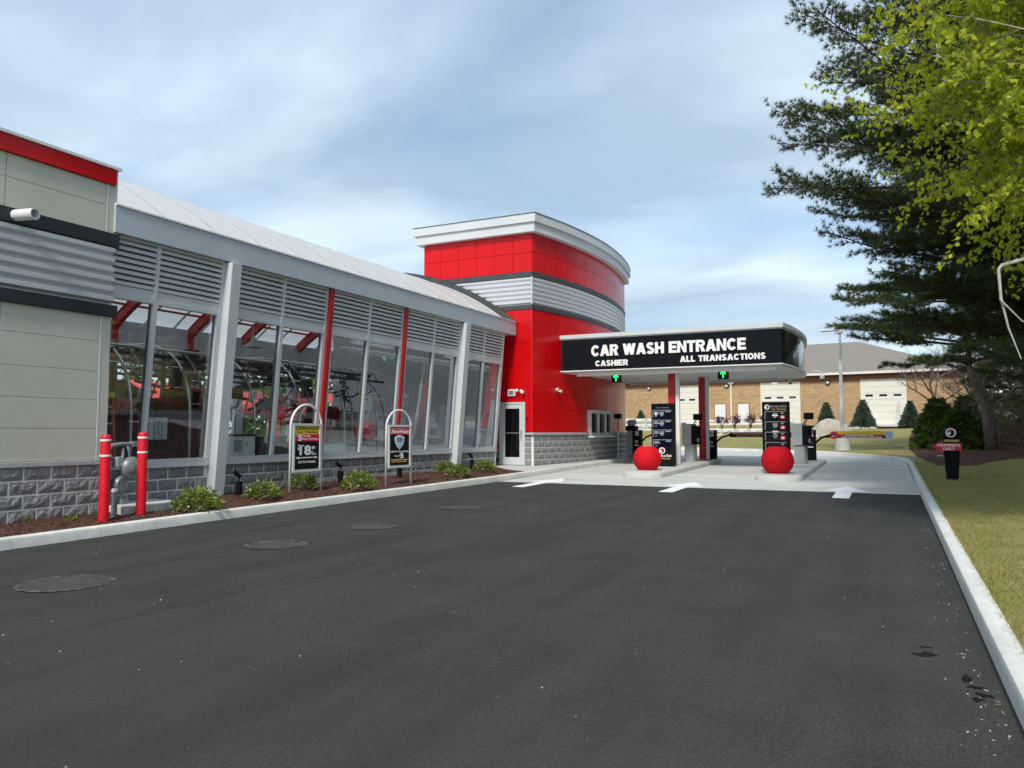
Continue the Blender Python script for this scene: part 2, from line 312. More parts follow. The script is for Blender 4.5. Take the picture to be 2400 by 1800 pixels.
def npmesh(name, V, F, mat, parent=None, kind=None):
    """V (n,3); F (m,k) constant k"""
    me = bpy.data.meshes.new(name); k = F.shape[1]
    me.vertices.add(len(V)); me.vertices.foreach_set('co', V.astype(np.float32).ravel())
    me.loops.add(F.size); me.loops.foreach_set('vertex_index', F.astype(np.int32).ravel())
    me.polygons.add(len(F)); me.polygons.foreach_set('loop_start', np.arange(0, F.size, k, dtype=np.int32))
    me.update(calc_edges=True); me.materials.append(mat)
    o = bpy.data.objects.new(name, me); col.objects.link(o)
    if parent: o.parent = parent
    if kind: o['kind'] = kind
    return o
def unit(a): return a/np.maximum(np.linalg.norm(a, axis=-1, keepdims=True), 1e-9)
def leaves(C, D, length, width, r=rng, flat=.0):
    """diamond leaves at C pointing along D -> V,F (quads)"""
    n = len(C); D = unit(D); R = unit(r.normal(size=(n, 3))); S = unit(np.cross(D, R)); Nn = np.cross(S, D)
    L = length*(.7+.6*r.random((n, 1))); W = width*(.7+.6*r.random((n, 1)))
    V = np.stack([C, C+D*L*.45+S*W*.5+Nn*W*.12, C+D*L, C+D*L*.45-S*W*.5+Nn*W*.12], 1).reshape(-1, 3)
    return V, np.arange(4*n).reshape(n, 4)
def tufts(C, D, k, length, width, spread=.9, r=rng):
    n = len(C); Cr = np.repeat(C, k, 0); Dr = np.repeat(unit(D), k, 0)
    Dn = unit(Dr + spread*unit(r.normal(size=Dr.shape))*(.4+.6*r.random((n*k, 1))))
    S = unit(np.cross(Dn, r.normal(size=Dn.shape))); L = length*(.7+.5*r.random((n*k, 1)))
    V = np.stack([Cr+S*width*.5, Cr-S*width*.5, Cr+Dn*L], 1).reshape(-1, 3)
    return V, np.arange(3*n*k).reshape(n*k, 3)

def strip2d(pts, t):
    n = len(pts); L_ = []; R_ = []
    for i, (x, z) in enumerate(pts):
        a = pts[max(i-1, 0)]; b = pts[min(i+1, n-1)]; dx, dz = b[0]-a[0], b[1]-a[1]; l = sqrt(dx*dx+dz*dz) or 1; nx_, nz_ = -dz/l, dx/l; L_.append((x+nx_*t/2, z+nz_*t/2)); R_.append((x-nx_*t/2, z-nz_*t/2))
    return [[R_[i], R_[i+1], L_[i+1], L_[i]] for i in range(n-1)]
def glyph(ch, t=.27, th=.225):
    """heavy grotesque capital in a box of height 1 -> width, list of convex quads"""
    q = lambda x0, z0, x1, z1: [(x0, z0), (x1, z0), (x1, z1), (x0, z1)]
    def para(x0, x1, h=.5*t*1.08, z0=0., z1=1.): return [(x0-h, z0), (x0+h, z0), (x1+h, z1), (x1-h, z1)]
    def arc_(cx, cz, rx, rz, a0, a1, n=14): return [(cx+rx*cos(radians(a)), cz+rz*sin(radians(a))) for a in lin(a0, a1, n)]
    m_ = th/2; k = t*.52
    if ch == 'H': return .82, [q(0, 0, t, 1), q(.82-t, 0, .82, 1), q(t, .5-m_, .82-t, .5+m_)]
    if ch == 'I': return t, [q(0, 0, t, 1)]
    if ch == 'L': return .66, [q(0, 0, t, 1), q(t, 0, .66, th)]
    if ch == 'E': return .72, [q(0, 0, t, 1), q(t, 0, .72, th), q(t, 1-th, .72, 1), q(t, .5-m_, .67, .5+m_)]
    if ch == 'T': return .74, [q(0, 1-th, .74, 1), q(.37-t/2, 0, .37+t/2, 1-th)]
    if ch == 'N': return .82, [q(0, 0, t*.92, 1), q(.82-t*.92, 0, .82, 1), [(t*.92, .62), (.82-t*.92, 0), (.82-t*.92, .38), (t*.92, 1)]]
    if ch == 'A': return .90, [para(k, .45-.01), para(.90-k, .45+.01), q(.25, .19, .65, .36)]
    if ch == 'W': return 1.22, [para(.36, k), para(.36, .61), para(.86, .61), para(.86, 1.22-k)]
    if ch == 'C': return .84, strip2d(arc_(.43, .5, .43-t/2, .5-m_*1.05, 38, 322, 22), .245)
    if ch == 'O': return .88, strip2d(arc_(.44, .5, .44-t/2, .5-m_*1.05, 0, 360, 26), .245)
    if ch == 'S':
        p = arc_(.37, .725, .37-t/2, .275-m_*.9, 20, 262, 14)+arc_(.38, .275, .38-t/2, .275-m_*.9, 82, -162, 14); return .76, strip2d(p, .235)
    if ch == 'R': return .82, [q(0, 0, t, 1), q(t, 1-th*.95, .48, 1), q(t, .40, .48, .40+th*.9)]+strip2d(arc_(.48, .70, .33-t/2, .30-m_*.95, 90, -90, 10), th*.95+.02)+[[(.50, .02*0), (.82, 0), (.62, .44), (.36, .44)]]
    return .34, []
def sign_text(s, x0, z0, w, h, y, mat, parent, depth, off, track=.05):
    G_ = [glyph(c) for c in s]; tot = sum(g[0] for g in G_)+track*(len(s)-1); sx = w/tot; x = x0
    for g, c in zip(G_, s):
        m = MB()
        for i, poly in enumerate(g[1]):
            pts = [(x+a*sx, z0+b*h) for a, b in poly]
            if sum(pts[j][0]*pts[(j+1) % 4][1]-pts[(j+1) % 4][0]*pts[j][1] for j in range(4)) < 0: pts = pts[::-1]
            m.plate(pts, y-depth-.0004*i, y)
        if g[1]: m.build('letter', mat, parent, off=off)
        x += (g[0]+track)*sx

# ---------------------------------------------------------------- ground
def G(y): return .0135*max(0., y-5.) if y > 7 else (.0135*(max(0., y-3.)**2)/8)
def grid(name, xs, ys, zf, mat, parent=None, kind='structure'):
    m = MB(); nx = len(xs)
    for y in ys:
        for x in xs: m.v.append((x, y, zf(x, y)))
    for j in range(len(ys)-1):
        for i in range(nx-1): m.f.append((j*nx+i, j*nx+i+1, (j+1)*nx+i+1, (j+1)*nx+i))
    return m.build(name, mat, parent, kind=kind, smooth=True)
def lin(a, b, n): return [a+(b-a)*i/(n-1) for i in range(n)]
grid('ground', [-900, -300, -80, 80, 300, 900], [-400, -60, 60, 300, 1500], lambda x, y: -.55, grass)
KL = [(-10.35, -8), (-10.2, 0), (-10.02, 5.5), (-9.9, 9), (-9.72, 12), (-9.5, 15.5), (-9.36, 18.3), (-9.32, 22), (-9.3, 27), (-9.3, 33.4)]
def klx(y):
    for (x0, y0), (x1, y1) in zip(KL, KL[1:]):
        if y <= y1: return x0+(x1-x0)*(y-y0)/(y1-y0)
    return KL[-1][0]
m = MB(); ys = lin(-8, 18.3, 24)
for y in ys: m.v += [(klx(y)-.01, y, G(y)), (.6, y, G(y))]
m.f = [(2*i, 2*i+1, 2*i+3, 2*i+2) for i in range(23)]
asphalt_road = m.build('asphalt_road', asph, kind='structure')
# concrete pad : base sheet + separate slabs
KF = [(.57, -12), (.57, 18), (.60, 27), (.60, 31.2), (.45, 32.6), (.1, 33.8), (-.45, 34.9), (-1.6, 36.9), (-2.85, 38.6), (-4.2, 39.6), (-5.8, 40.5), (-7.9, 41.5), (-11, 43), (-16, 45), (-30, 50)]
pad_poly = [(-9.3, 34.35), (.3, 34.35)] + [(x, y) for x, y in KF if y > 34.4] + [(-60, 60), (-60, 34.35)]
pad = MB(); pad.prism([(-9.35, 18.3), (.62, 18.3), (.62, 34.4), (-9.35, 34.4)], lambda x, y: G(y)-.3, lambda x, y: G(y)-.012)
concrete_pad = pad.build('concrete_pad', asphd, kind='structure')
cols_x = [-9.31, -6.28, -2.62, .575]; rows = [18.304, 22.3, 26.3, 30.3, 34.34]
for i in range(3):
    for j in range(4):
        a, b, c, d = cols_x[i]+.004, cols_x[i+1]-.004, rows[j]+.004, rows[j+1]-.004
        MB().prism([(a, c), (b, c), (b, d), (a, d)], lambda x, y: G(y)-.06, lambda x, y: G(y)+.003).build('slab', conc, concrete_pad)
m = MB(); n = len(pad_poly); m.add([(x, y, G(y)+.003) for x, y in pad_poly], [tuple(range(n))]); m.build('rear_driveway', conc, kind='structure')
def kerb_pieces(path, side, parent, seglen, gap=.006):
    prof = [(0, -.12), (0, .105), (.012, .135), (.04, .15), (.13, .15), (.15, .14), (.15, -.12)]
    # dense resample
    P = [Vector((x, y)) for x, y in path]; D = [0]
    for a, b in zip(P, P[1:]): D.append(D[-1]+(b-a).length)
    def at(s):
        for i in range(len(D)-1):
            if s <= D[i+1]+1e-9:
                t = (s-D[i])/(D[i+1]-D[i]); return P[i].lerp(P[i+1], t)
        return P[-1]
    s0 = 0
    while s0 < D[-1]-.01:
        s1 = min(s0+seglen, D[-1]); k = max(2, int((s1-s0)/.6)+1); m = MB()
        for q in range(k):
            s = s0+gap/2+(s1-s0-gap)*q/(k-1); p = at(s); t = (at(min(s+.25, D[-1]))-at(max(s-.25, 0))).normalized(); nrm = Vector((-t.y, t.x))*side
            z = G(p.y)
            for o, h in prof: m.v.append((p.x+nrm.x*o, p.y+nrm.y*o, z+h))
        c = len(prof)
        for q in range(k-1):
            for j in range(c-1):
                f = (q*c+j, q*c+j+1, (q+1)*c+j+1, (q+1)*c+j); m.f.append(f if side < 0 else f[::-1])
        m.f.append(tuple(range(c)) if side > 0 else tuple(range(c-1, -1, -1))); m.f.append(tuple((k-1)*c+j for j in (range(c-1, -1, -1) if side > 0 else range(c))))
        m.build('kerb_section', kerbm, parent, smooth='auto'); s0 = s1
def structure_root(name): 
    o = bpy.data.objects.new(name, None); col.objects.link(o); o['kind'] = 'structure'; return o
kl = structure_root('kerb'); kerb_pieces(KL, 1, kl, 3.05)
kr = structure_root('kerb'); kerb_pieces(KF, -1, kr, 3.05)
# mulch bed, tower walk
def mz(x, y):
    h = sin(x*7.1+y*1.3)*.012+sin(y*3.7+x*2.2)*.014+sin(y*11+x*9)*.006
    t = min(1, max(0, (klx(y)-.15-x)/1.2)); return G(y)+.12+.10*t+h*min(1, t*4+.2)
m = MB(); ys = lin(-6, 20.6, 140); nxx = 15
for y in ys:
    for i in range(nxx):
        x = klx(y)-.14+(-11.55-(klx(y)-.14))*i/(nxx-1); m.v.append((x, y, mz(x, y)+random.uniform(-.008, .008)))
for j in range(len(ys)-1):
    for i in range(nxx-1): m.f.append((j*nxx+i+1, j*nxx+i, (j+1)*nxx+i, (j+1)*nxx+i+1))
m.build('mulch_bed', mulch, kind='structure', smooth=True)
nch = 14000; yy = rng.uniform(4, 20.4, nch); xx = np.array([klx(y)-.17 for y in yy]); xx = xx-rng.random(nch)*(xx+11.5)
C = np.stack([xx, yy, np.array([mz(a, b) for a, b in zip(xx, yy)])+.004], 1); D = rng.normal(size=(nch, 3)); D[:, 2] *= .35
V, F = leaves(C, D, .05, .016); npmesh('bark_chips', V, F, mulch, kind='stuff')
w = MB(); w.prism([(-12.2, 20.62), (-11.0, 20.60), (klx(20.6)-.15, 20.5), (-9.46, 27), (-9.46, 34), (-12.2, 34)], lambda x, y: G(y)-.1, lambda x, y: G(y)+.148)
w.build('sidewalk', conc, kind='structure')
# lane islands
def island(cx, hw, y0, y1):
    pts = [];
    for a in lin(pi, 2*pi, 13): pts.append((cx+hw*cos(a), y0+.42+.42*sin(a)))
    for a in lin(0, pi, 9): pts.append((cx+hw*cos(a), y1-.2+.2*sin(a)))
    m = MB(); n = len(pts); rings = [(1, -.05), (1, .115), (.975, .14), (.93, .15)]
    for k, h in rings:
        for x, y in pts: m.v.append((cx+(x-cx)*k, (y0+y1)/2+(y-(y0+y1)/2)*(1-(1-k)*.12), G(y)+h))
    for r_ in range(3):
        for i in range(n): m.f.append((r_*n+i, r_*n+(i+1) % n, (r_+1)*n+(i+1) % n, (r_+1)*n+i))
    m.f.append(tuple(3*n+i for i in range(n))); return m.build('traffic_island', conc, kind='structure', smooth='auto')
island(-6.25, .56, 20.75, 29.9); island(-2.62, .57, 20.8, 30.5)
# arrows
def arrow(x, y0=16.95):
    m = MB(); hx = .16
    pts = [(x-hx, y0), (x+hx, y0), (x+hx, y0+1.72), (x+.44, y0+1.72), (x, y0+2.95), (x-.44, y0+1.72), (x-hx, y0+1.72)]
    m.prism(pts, lambda a, b: G(b)+.001, lambda a, b: G(b)+.008)
    return m.build('painted_arrow', paint, kind='structure')
for ax in (-8.12, -4.48, -.9): arrow(ax)
# patches, manholes, stains
def blob(cx, cy, rx, ry, rot, z, jag=.12, n=28, seed=1):
    rr = random.Random(seed); P = []
    for i in range(n):
        a = 2*pi*i/n; k = 1+rr.uniform(-jag, jag); x = rx*cos(a)*k; y = ry*sin(a)*k
        P.append((cx+x*cos(rot)-y*sin(rot), cy+x*sin(rot)+y*cos(rot)))
    return P
patchm = M('worn_patch', (.058, .057, .052), rough=.95, c2=(.032, .032, .030), vs_=5, bump=.8, bs=90, bdist=.006, c3=(.055, .054, .05), s3=70, contrast=(.4, .62))
for q, (cx, cy, r_, lab) in enumerate([(-7.33, 4.97, .44, 'paved-over manhole ring nearest the camera, left foreground'), (-7.16, 7.70, .40, 'paved-over manhole ring with dusty rim, second from the camera'),
                          (-7.07, 9.62, .38, 'faint paved-over manhole ring, third along the lane'), (-7.16, 12.4, .38, 'faintest paved-over manhole ring, farthest along the lane')]):
    t = thing('manhole_cover', lab, 'manhole', (cx, cy, G(cy)), group='paved-over manholes in a row along the lane')
    m = MB(); n = 36; rr = random.Random(q)
    for i in range(n):
        a = 2*pi*i/n; w_ = (.060 if q < 2 else .045)*(1+rr.uniform(-.75, .5)); 
        for rad in (r_-w_, r_): m.v.append((rad*cos(a), rad*sin(a), .004+.002*(rad == r_)))
    for i in range(n): j = (i+1) % n; m.f.append((2*i, 2*i+1, 2*j+1, 2*j))
    m.build('rim', dust, t)
    m = MB(); pts = blob(0, 0, r_-.05, r_-.05, 0, 0, .03, 30, q); m.add([(x, y, .0035) for x, y in pts], [tuple(range(30))]); m.build('cover', patchm, t)
m = MB(); P = blob(-8.85, 9.55, .42, .2, radians(46), 0, .05, 24, 3); m.add([(x, y, G(y)+.004) for x, y in P], [tuple(range(24))]); m.build('asphalt_patch', asphd, kind='structure')
m = MB()
for cx, cy, rx, ry, ro, sd in [(.165, 5.89, .075, .028, .2, 4), (.21, 5.93, .03, .045, .9, 5), (.19, 6.10, .045, .014, .1, 12), (.385, 5.46, .022, .08, -.1, 6), (.42, 5.30, .05, .03, .1, 8), (.445, 5.17, .035, .045, .7, 9), (.41, 5.08, .028, .03, 0, 2)]:
    P = blob(cx, cy, rx, ry, ro, 0, .45, 22, sd); m.add([(x, y, G(y)+.0045) for x, y in P], [tuple(range(22))])
m.build('oil_stain', wet, kind='structure')
m = MB()
for (x0, y0, x1, y1, wd, sd) in [(-7.75, 4.3, -7.35, 7.2, .022, 1), (-5.6, 4.0, -5.1, 8, .006, 2)]:
    rr = random.Random(sd); k = 40
    for i in range(k):
        t = i/(k-1); x = x0+(x1-x0)*t+rr.uniform(-.015, .015); y = y0+(y1-y0)*t; ww = wd*rr.uniform(.2, 1.3)
        m.v += [(x-ww, y, G(y)+.0032), (x+ww, y, G(y)+.0032)]
        if i: b = len(m.v)-4; m.f.append((b, b+1, b+3, b+2))
m.build('paving_seam', asphd, kind='structure')
# grit and dry leaves on the road
n = 420; yy = 2+18*rng.random(n)**1.4; xx = rng.uniform(-9, .5, n); xx[:220] = .5-np.abs(rng.normal(0, .12, 220)); 
C = np.stack([xx, yy, np.array([G(y) for y in yy])+.004], 1); D = rng.normal(size=(n, 3)); D[:, 2] = np.abs(D[:, 2])*.15
V, F = leaves(C, D, .016, .010); npmesh('road_grit', V, F, M('pale_grit', (.38, .36, .32), rough=.9), kind='stuff')
C = np.stack([.54-np.abs(rng.normal(0, .06, 70)), 3+9*rng.random(70), np.full(70, .006)], 1); D = rng.normal(size=(70, 3)); D[:, 2] = np.abs(D[:, 2])*.2
V, F = leaves(C, D, .038, .007); npmesh('dry_leaf_litter', V, F, M('dry_straw', (.34, .24, .13), rough=.9), kind='stuff')
# lawn : strips along the right and far kerb
def sm(a, b, t): t = min(1, max(0, (t-a)/(b-a))); return t*t*(3-2*t)
def lawn(x, y):
    z = G(min(y, 46))+.115+.045*max(0, x-.72)*sm(.72, 3, x)+.02*sin(x*1.1+y*.35)*sm(1, 4, x)
    bank = 1.12*sm(40, 72, y) if x > -8 else 1.12*sm(40, 72, y)*sm(-17, -7, x)
    if y > 40: z += bank*1.05
    if y > 57.2 and x < -6: z = max(z, 1.72+.02*(y-57))
    return z
P = [Vector(p) for p in KF]; dens = []
for a, b in zip(P, P[1:]):
    k = max(1, int((b-a).length/.5))
    for i in range(k): dens.append(a.lerp(b, i/k))
dens.append(P[-1]); us = [.14, .2, .3, .5, .8, 1.2, 1.7, 2.3, 3, 4, 5, 6.5, 8, 10, 12.5, 15.5, 19, 23, 28, 34, 42, 52, 70, 100]
m = MB(); nu = len(us)
for i, p in enumerate(dens):
    t = (dens[min(i+2, len(dens)-1)]-dens[max(i-2, 0)]).normalized(); nr = Vector((t.y, -t.x))
    for u in us:
        q = p+nr*u; z = lawn(q.x, q.y)+(random.uniform(-.012, .012) if u > .2 else 0); m.v.append((q.x, q.y, z))
for i in range(len(dens)-1):
    for j in range(nu-1): m.f.append((i*nu+j, i*nu+j+1, (i+1)*nu+j+1, (i+1)*nu+j))
m.build('lawn', grass, kind='structure', smooth=True)
nb = 170000; yy = 3.5+27*rng.random(nb)**1.35; xx = .74+np.abs(rng.random(nb))**1.1*(1+yy*.33)
C = np.stack([xx, yy, np.array([lawn(a, b) for a, b in zip(xx, yy)])-.006], 1); D = rng.normal(size=(nb, 3))*.55; D[:, 2] = np.abs(D[:, 2])*.6+.30
V, F = tufts(C, D, 1, .050, .010, .1); npmesh('grass_blades', V, F, blade, kind='stuff')
nb = 9000; yy = 3+28*rng.random(nb)**1.4; C = np.stack([rng.normal(.735, .018, nb), yy, np.array([G(b) for b in yy])+.11], 1); D = rng.normal(size=(nb, 3))*.6; D[:, 2] = np.abs(D[:, 2])*.6+.3; D[:, 0] -= .25
V, F = tufts(C, D, 2, .075, .008, .25); npmesh('verge_grass', V, F, blade, kind='stuff')
# mulch around the pines
P = [(1.35, 27.8), (2.3, 27.2), (3.1, 28.8), (4.5, 31.5), (7, 33), (12, 33), (22, 34), (22, 75), (3, 71.5), (1.7, 68), (1.2, 55), (.95, 45), (1.0, 35)]
m = MB(); cxp, cyp = 5., 45.
R_ = 26
for k in range(R_+1):
    for x, y in P:
        t = k/R_; a = cxp+(x-cxp)*t; b = cyp+(y-cyp)*t; m.v.append((a, b, lawn(a, b)+(.045 if k < R_ else .0)+random.uniform(0, .02)))
n = len(P)
for k in range(R_):
    for i in range(n): j = (i+1) % n; m.f.append((k*n+i, k*n+j, (k+1)*n+j, (k+1)*n+i)[::-1])
m.build('mulch_bed', mulchd, kind='structure')
m = MB(); pts = [(-7, 67.3), (2, 66.3), (2, 72), (-7, 72.5)]; m.add([(x, y, lawn(x, y)+.06) for x, y in pts], [(0, 1, 2, 3)]); m.build('mulch_bed', mulchd, kind='structure')
# ---------------------------------------------------------------- car wash building
BO = (-11.5, 15, .2)
bld = thing('car_wash_building', 'long red, beige and glass car wash with barrel roof, curved red tower and entrance canopy', 'building', BO)
def B(m, name, mat, parent=bld, **k): return m.build(name, mat, parent, off=BO, **k)
# rough-faced block meshes, face towards local -y, origin at lower left of the face
def block_mesh(L, H, seed):
    rr = random.Random(seed); m = MB(); nx, nz = 7, 4
    for j in range(nz):
        for i in range(nx):
            edge = i in (0, nx-1) or j in (0, nz-1)
            m.v.append((L*i/(nx-1)+(0 if edge else rr.uniform(-.012, .012)), -.002 if edge else -rr.uniform(.006, .024), H*j/(nz-1)+(0 if edge else rr.uniform(-.01, .01))))
    for j in range(nz-1):
        for i in range(nx-1): a = j*nx+i; m.f.append((a, a+1, a+nx+1, a+nx))
    n = len(m.v); m.v += [(0, .05, 0), (L, .05, 0), (L, .05, H), (0, .05, H)]
    bl, br, tr, tl = 0, nx-1, nz*nx-1, (nz-1)*nx
    m.f += [(bl, n, n+1, br), (br, n+1, n+2, tr), (tr, n+2, n+3, tl), (tl, n+3, n, bl)]
    me = m.mesh('block'); me.materials.append(cmu); return me
BM = [block_mesh(.382, .178, s) for s in range(6)]; HB = [block_mesh(.185, .184, 20+s) for s in range(2)]
CB = [block_mesh(.396, .10, 40+s) for s in range(2)]
def at(x, y, z): return (x-BO[0], y-BO[1], z-BO[2])
def wall_blocks(x, y0, y1, ztop, rows):       # a wall facing +x
    for r_ in range(rows):
        z = ztop-.203*(r_+1)+.010; y = y0-(.203 if r_ % 2 else 0)
        while y < y1-.02:
            a, b = max(y, y0), min(y+.382, y1)
            if b-a > .06: inst(random.choice(BM), 'block', cmu, bld, at(x, a, z), pi/2, scale=((b-a)/.382, 1, 1))
            y += .406
# left block
XL = -11.1
B(MB().box(-24, -14, -.2, XL-.02, 8.06, 5.6), 'wall_core', mort)
wall_blocks(XL, 3.6, 8.08, 1.0, 5)
B(MB().box(XL-.4, 3.6, -.1, XL-.0005, 8.07, 1.0), 'mortar_joint', mort)
for a, b in ((-14, 3.7), (3.706, 7.45), (7.456, 8.14)): B(MB().box(XL-.3, a, .995, XL+.035, b, 1.065), 'ledge_stone', caststone, bevel=.006)
zs = [1.072, 1.549, 2.0, 2.448, 2.92, 3.325]
for z0, z1 in zip(zs, zs[1:]):
    for a, b in ((-14, 2.40), (2.41, 6.42), (6.43, 7.93)): B(MB().box(XL-.05, a+.003, z0+.003, XL, b-.003, z1-.004), 'panel', beige, bevel=.002)
B(MB().box(XL-.05, 7.936, 1.072, XL+.004, 7.962, 3.325), 'corner_trim', white); B(MB().box(XL-.05, 7.965, 1.072, XL, 8.12, 3.325), 'corner_panel', beige)
for z0, z1 in ((4.672, 5.11), (5.11, 5.455)):
    for a, b in ((-14, 2.40), (2.41, 6.42), (6.43, 7.98)): B(MB().box(XL-.05, a+.003, z0+.003, XL, b-.003, z1-.004), 'panel', beige, bevel=.002)
B(MB().box(XL-.05, 7.985, 4.672, XL+.004, 8.008, 5.455), 'corner_trim', white); B(MB().box(XL-.05, 8.01, 4.672, XL, 8.12, 5.455), 'corner_panel', beige)
B(MB().box(XL-.4, -14, 3.33, XL+.05, 8.20, 3.515), 'band', black, bevel=.004)
B(MB().box(XL-.4, -14, 4.462, XL+.05, 8.20, 4.668), 'band', black, bevel=.004)
def corr_profile(z0, z1, n, d=.045):
    P = [];
    p = (z1-z0)/n
    for i in range(n):
        z = z0+p*i; P += [(0, z), (0, z+p*.18), (d, z+p*.42), (d, z+p*.80), (0, z+p*.97)]
    P.append((0, z1)); return P
cp = corr_profile(3.517, 4.46, 6, .06); m = MB()
for o, z in cp: m.v += [(XL+o-.01, -14, z), (XL+o-.01, 8.13, z)]
for i in range(len(cp)-1): m.f.append((2*i, 2*i+1, 2*i+3, 2*i+2))
k = len(m.v); m.v += [(XL-.3, 8.13, z) for o, z in cp]
for i in range(len(cp)-1): m.f.append((2*i+1, k+i, k+i+1, 2*i+3))
B(m, 'corrugated_panel', corr)
B(MB().box(XL-.3, -14, 5.458, XL+.045, 8.12, 5.70), 'red_band', red, bevel=.004)
B(MB().box(XL-.6, -14, 5.703, XL+.075, 8.19, 5.755), 'parapet_cap', white, bevel=.006)
B(MB().box(XL-.3, 8.122, 4.672, XL-.0, 8.17, 5.70), 'corner_trim', offw)
# facade bays
ZS, ZH, ZT = .87, 3.70, 4.70; K = .079
def fx(z): return -11.5+K*(z-ZS)
def fbox(m, y0, y1, z0, z1, o0, o1):      # box that follows the tilted facade
    m.add([(fx(z0)+o0, y0, z0), (fx(z0)+o1, y0, z0), (fx(z0)+o1, y1, z0), (fx(z0)+o0, y1, z0), (fx(z1)+o0, y0, z1), (fx(z1)+o1, y0, z1), (fx(z1)+o1, y1, z1), (fx(z1)+o0, y1, z1)],
          [(0, 3, 2, 1), (4, 5, 6, 7), (0, 1, 5, 4), (1, 2, 6, 5), (2, 3, 7, 6), (3, 0, 4, 7)]); return m
ccols = [(10.50, 10.74, 's'), (13.50, 13.64, 'r'), (16.50, 16.62, 'r'), (19.44, 19.70, 's')]
yend = 22.22
for y0, y1, t in ccols:
    if t == 's': B(fbox(MB(), y0, y1, .12, 4.68, -.02, .23), 'column', silver, bevel=.006)
    else: B(fbox(MB(), y0, y1, .90, 4.68, -.02, .10), 'column', redsteel, bevel=.005)
wall_x = -11.5
B(MB().box(-11.9, 7.7, -.1, -11.5005, yend, .86), 'mortar_joint', mort)
segs = [(8.0, 10.5), (10.74, 13.57), (13.57, 16.56), (16.56, 19.44), (19.70, yend)]
for a, b in segs: wall_blocks(-11.5, a+.01, b-.01, .868, 4)
bays = [(7.6, 10.5), (10.74, 13.50), (13.64, 16.50), (16.62, 19.44), (19.70, yend)]
for a, b in [(8.0, 10.49), (10.75, 13.568), (13.574, 16.56), (16.566, 19.43), (19.71, yend+.03)]:
    B(MB().box(-11.72, a, .872, -11.44, b, .93), 'sill', offw, bevel=.004)
for bi, (a, b) in enumerate(bays):
    fr = MB(); mid = (a+b)/2
    fbox(fr, a+.004, b-.004, .932, 1.02, -.06, .05); fbox(fr, a+.004, b-.004, 3.68, 3.75, -.06, .05)
    fbox(fr, a+.004, a+.10, 1.02, 3.68, -.06, .05); fbox(fr, b-.10, b-.004, 1.02, 3.68, -.06, .05)
    w_ = B(fr, 'window', silver)
    for p0, p1 in ((a+.10, mid-.04), (mid+.04, b-.10)): B(fbox(MB(), p0, p1, 1.02, 3.68, -.012, -.002), 'pane', glass, w_)
    B(fbox(MB(), mid-.04, mid+.04, 1.02, 3.68, -.06, .055), 'mullion', silver, w_)
    # dark gasket line inside the frame
    g = MB(); 
    for p0, p1 in ((a+.10, a+.118), (mid-.058, mid-.04), (mid+.04, mid+.058), (b-.118, b-.10)): fbox(g, p0, p1, 1.02, 3.68, -.05, -.014)
    B(g, 'gasket', blackmatt, w_)
    lv = MB(); fbox(lv, a+.004, a+.05, 3.753, 4.66, -.04, .045); fbox(lv, b-.05, b-.004, 3.753, 4.66, -.04, .045); fbox(lv, mid-.03, mid+.03, 3.753, 4.66, -.04, .048); fbox(lv, a+.05, b-.05, 3.753, 3.90, -.04, .02); fbox(lv, a+.004, b-.004, 4.662, 4.70, -.05, .048)
    lo = B(lv, 'louvre_frame', silver); B(fbox(MB(), a+.05, b-.05, 3.90, 4.66, -.10, -.06), 'louvre_back', dark, lo)
    for p0, p1 in ((a+.052, mid-.032), (mid+.032, b-.052)):
        for q in range(8):
            z = 3.905+q*.0955; m = MB(); xo = fx(z)
            m.add([(xo+.034, p0, z+.004), (xo+.040, p0, z+.046), (xo-.03, p0, z+.098), (xo-.034, p0, z+.088), (xo+.034, p1, z+.004), (xo+.040, p1, z+.046), (xo-.03, p1, z+.098), (xo-.034, p1, z+.088)],
                  [(0, 1, 2, 3), (7, 6, 5, 4), (0, 4, 5, 1), (1, 5, 6, 2), (2, 6, 7, 3), (3, 7, 4, 0)])
            B(m, 'louvre_blade', silver, lo)
B(fbox(MB(), yend-.0, yend+.05, .12, 4.68, -.3, .05), 'end_post', silver)
# fascia and barrel roof
for a, b in ((8.12, 13.58), (13.586, 18.4), (18.406, 22.93)):
    B(MB().box(-11.62, a, 4.705, -11.06, b, 5.14), 'fascia_panel', fasc, bevel=.004)
B(MB().box(-11.64, 8.12, 5.142, -11.04, 22.94, 5.17), 'drip_edge', white)
CX, CZ, RR = -17., -1.82, 8.96
a_e = math.acos((-11.32-CX)/RR)
def arc_pts(r, a0, a1, n): return [(CX+r*cos(a), CZ+r*sin(a)) for a in lin(a0, a1, n)]
ribs = [8.28+1.19*i for i in range(13)]; ribs[-1] = 22.9; ribs += [24.1, 25.3, 26.5, 27.7, 28.9, 30.1]
for i, (y0, y1) in enumerate(zip([8.1]+ribs[:-1], ribs)):
    m = MB(); A = arc_pts(RR, a_e, pi-a_e, 33); Bq = arc_pts(RR-.03, a_e, pi-a_e, 33); n = 33
    for y in (y0+.02, y1-.02):
        for x, z in A: m.v.append((x, y, z))
        for x, z in Bq: m.v.append((x, y, z))
    for q in range(n-1):
        m.f += [(q, q+1, 2*n+q+1, 2*n+q)[::-1]]
    B(m, 'roof_panel', roofp, smooth=True)
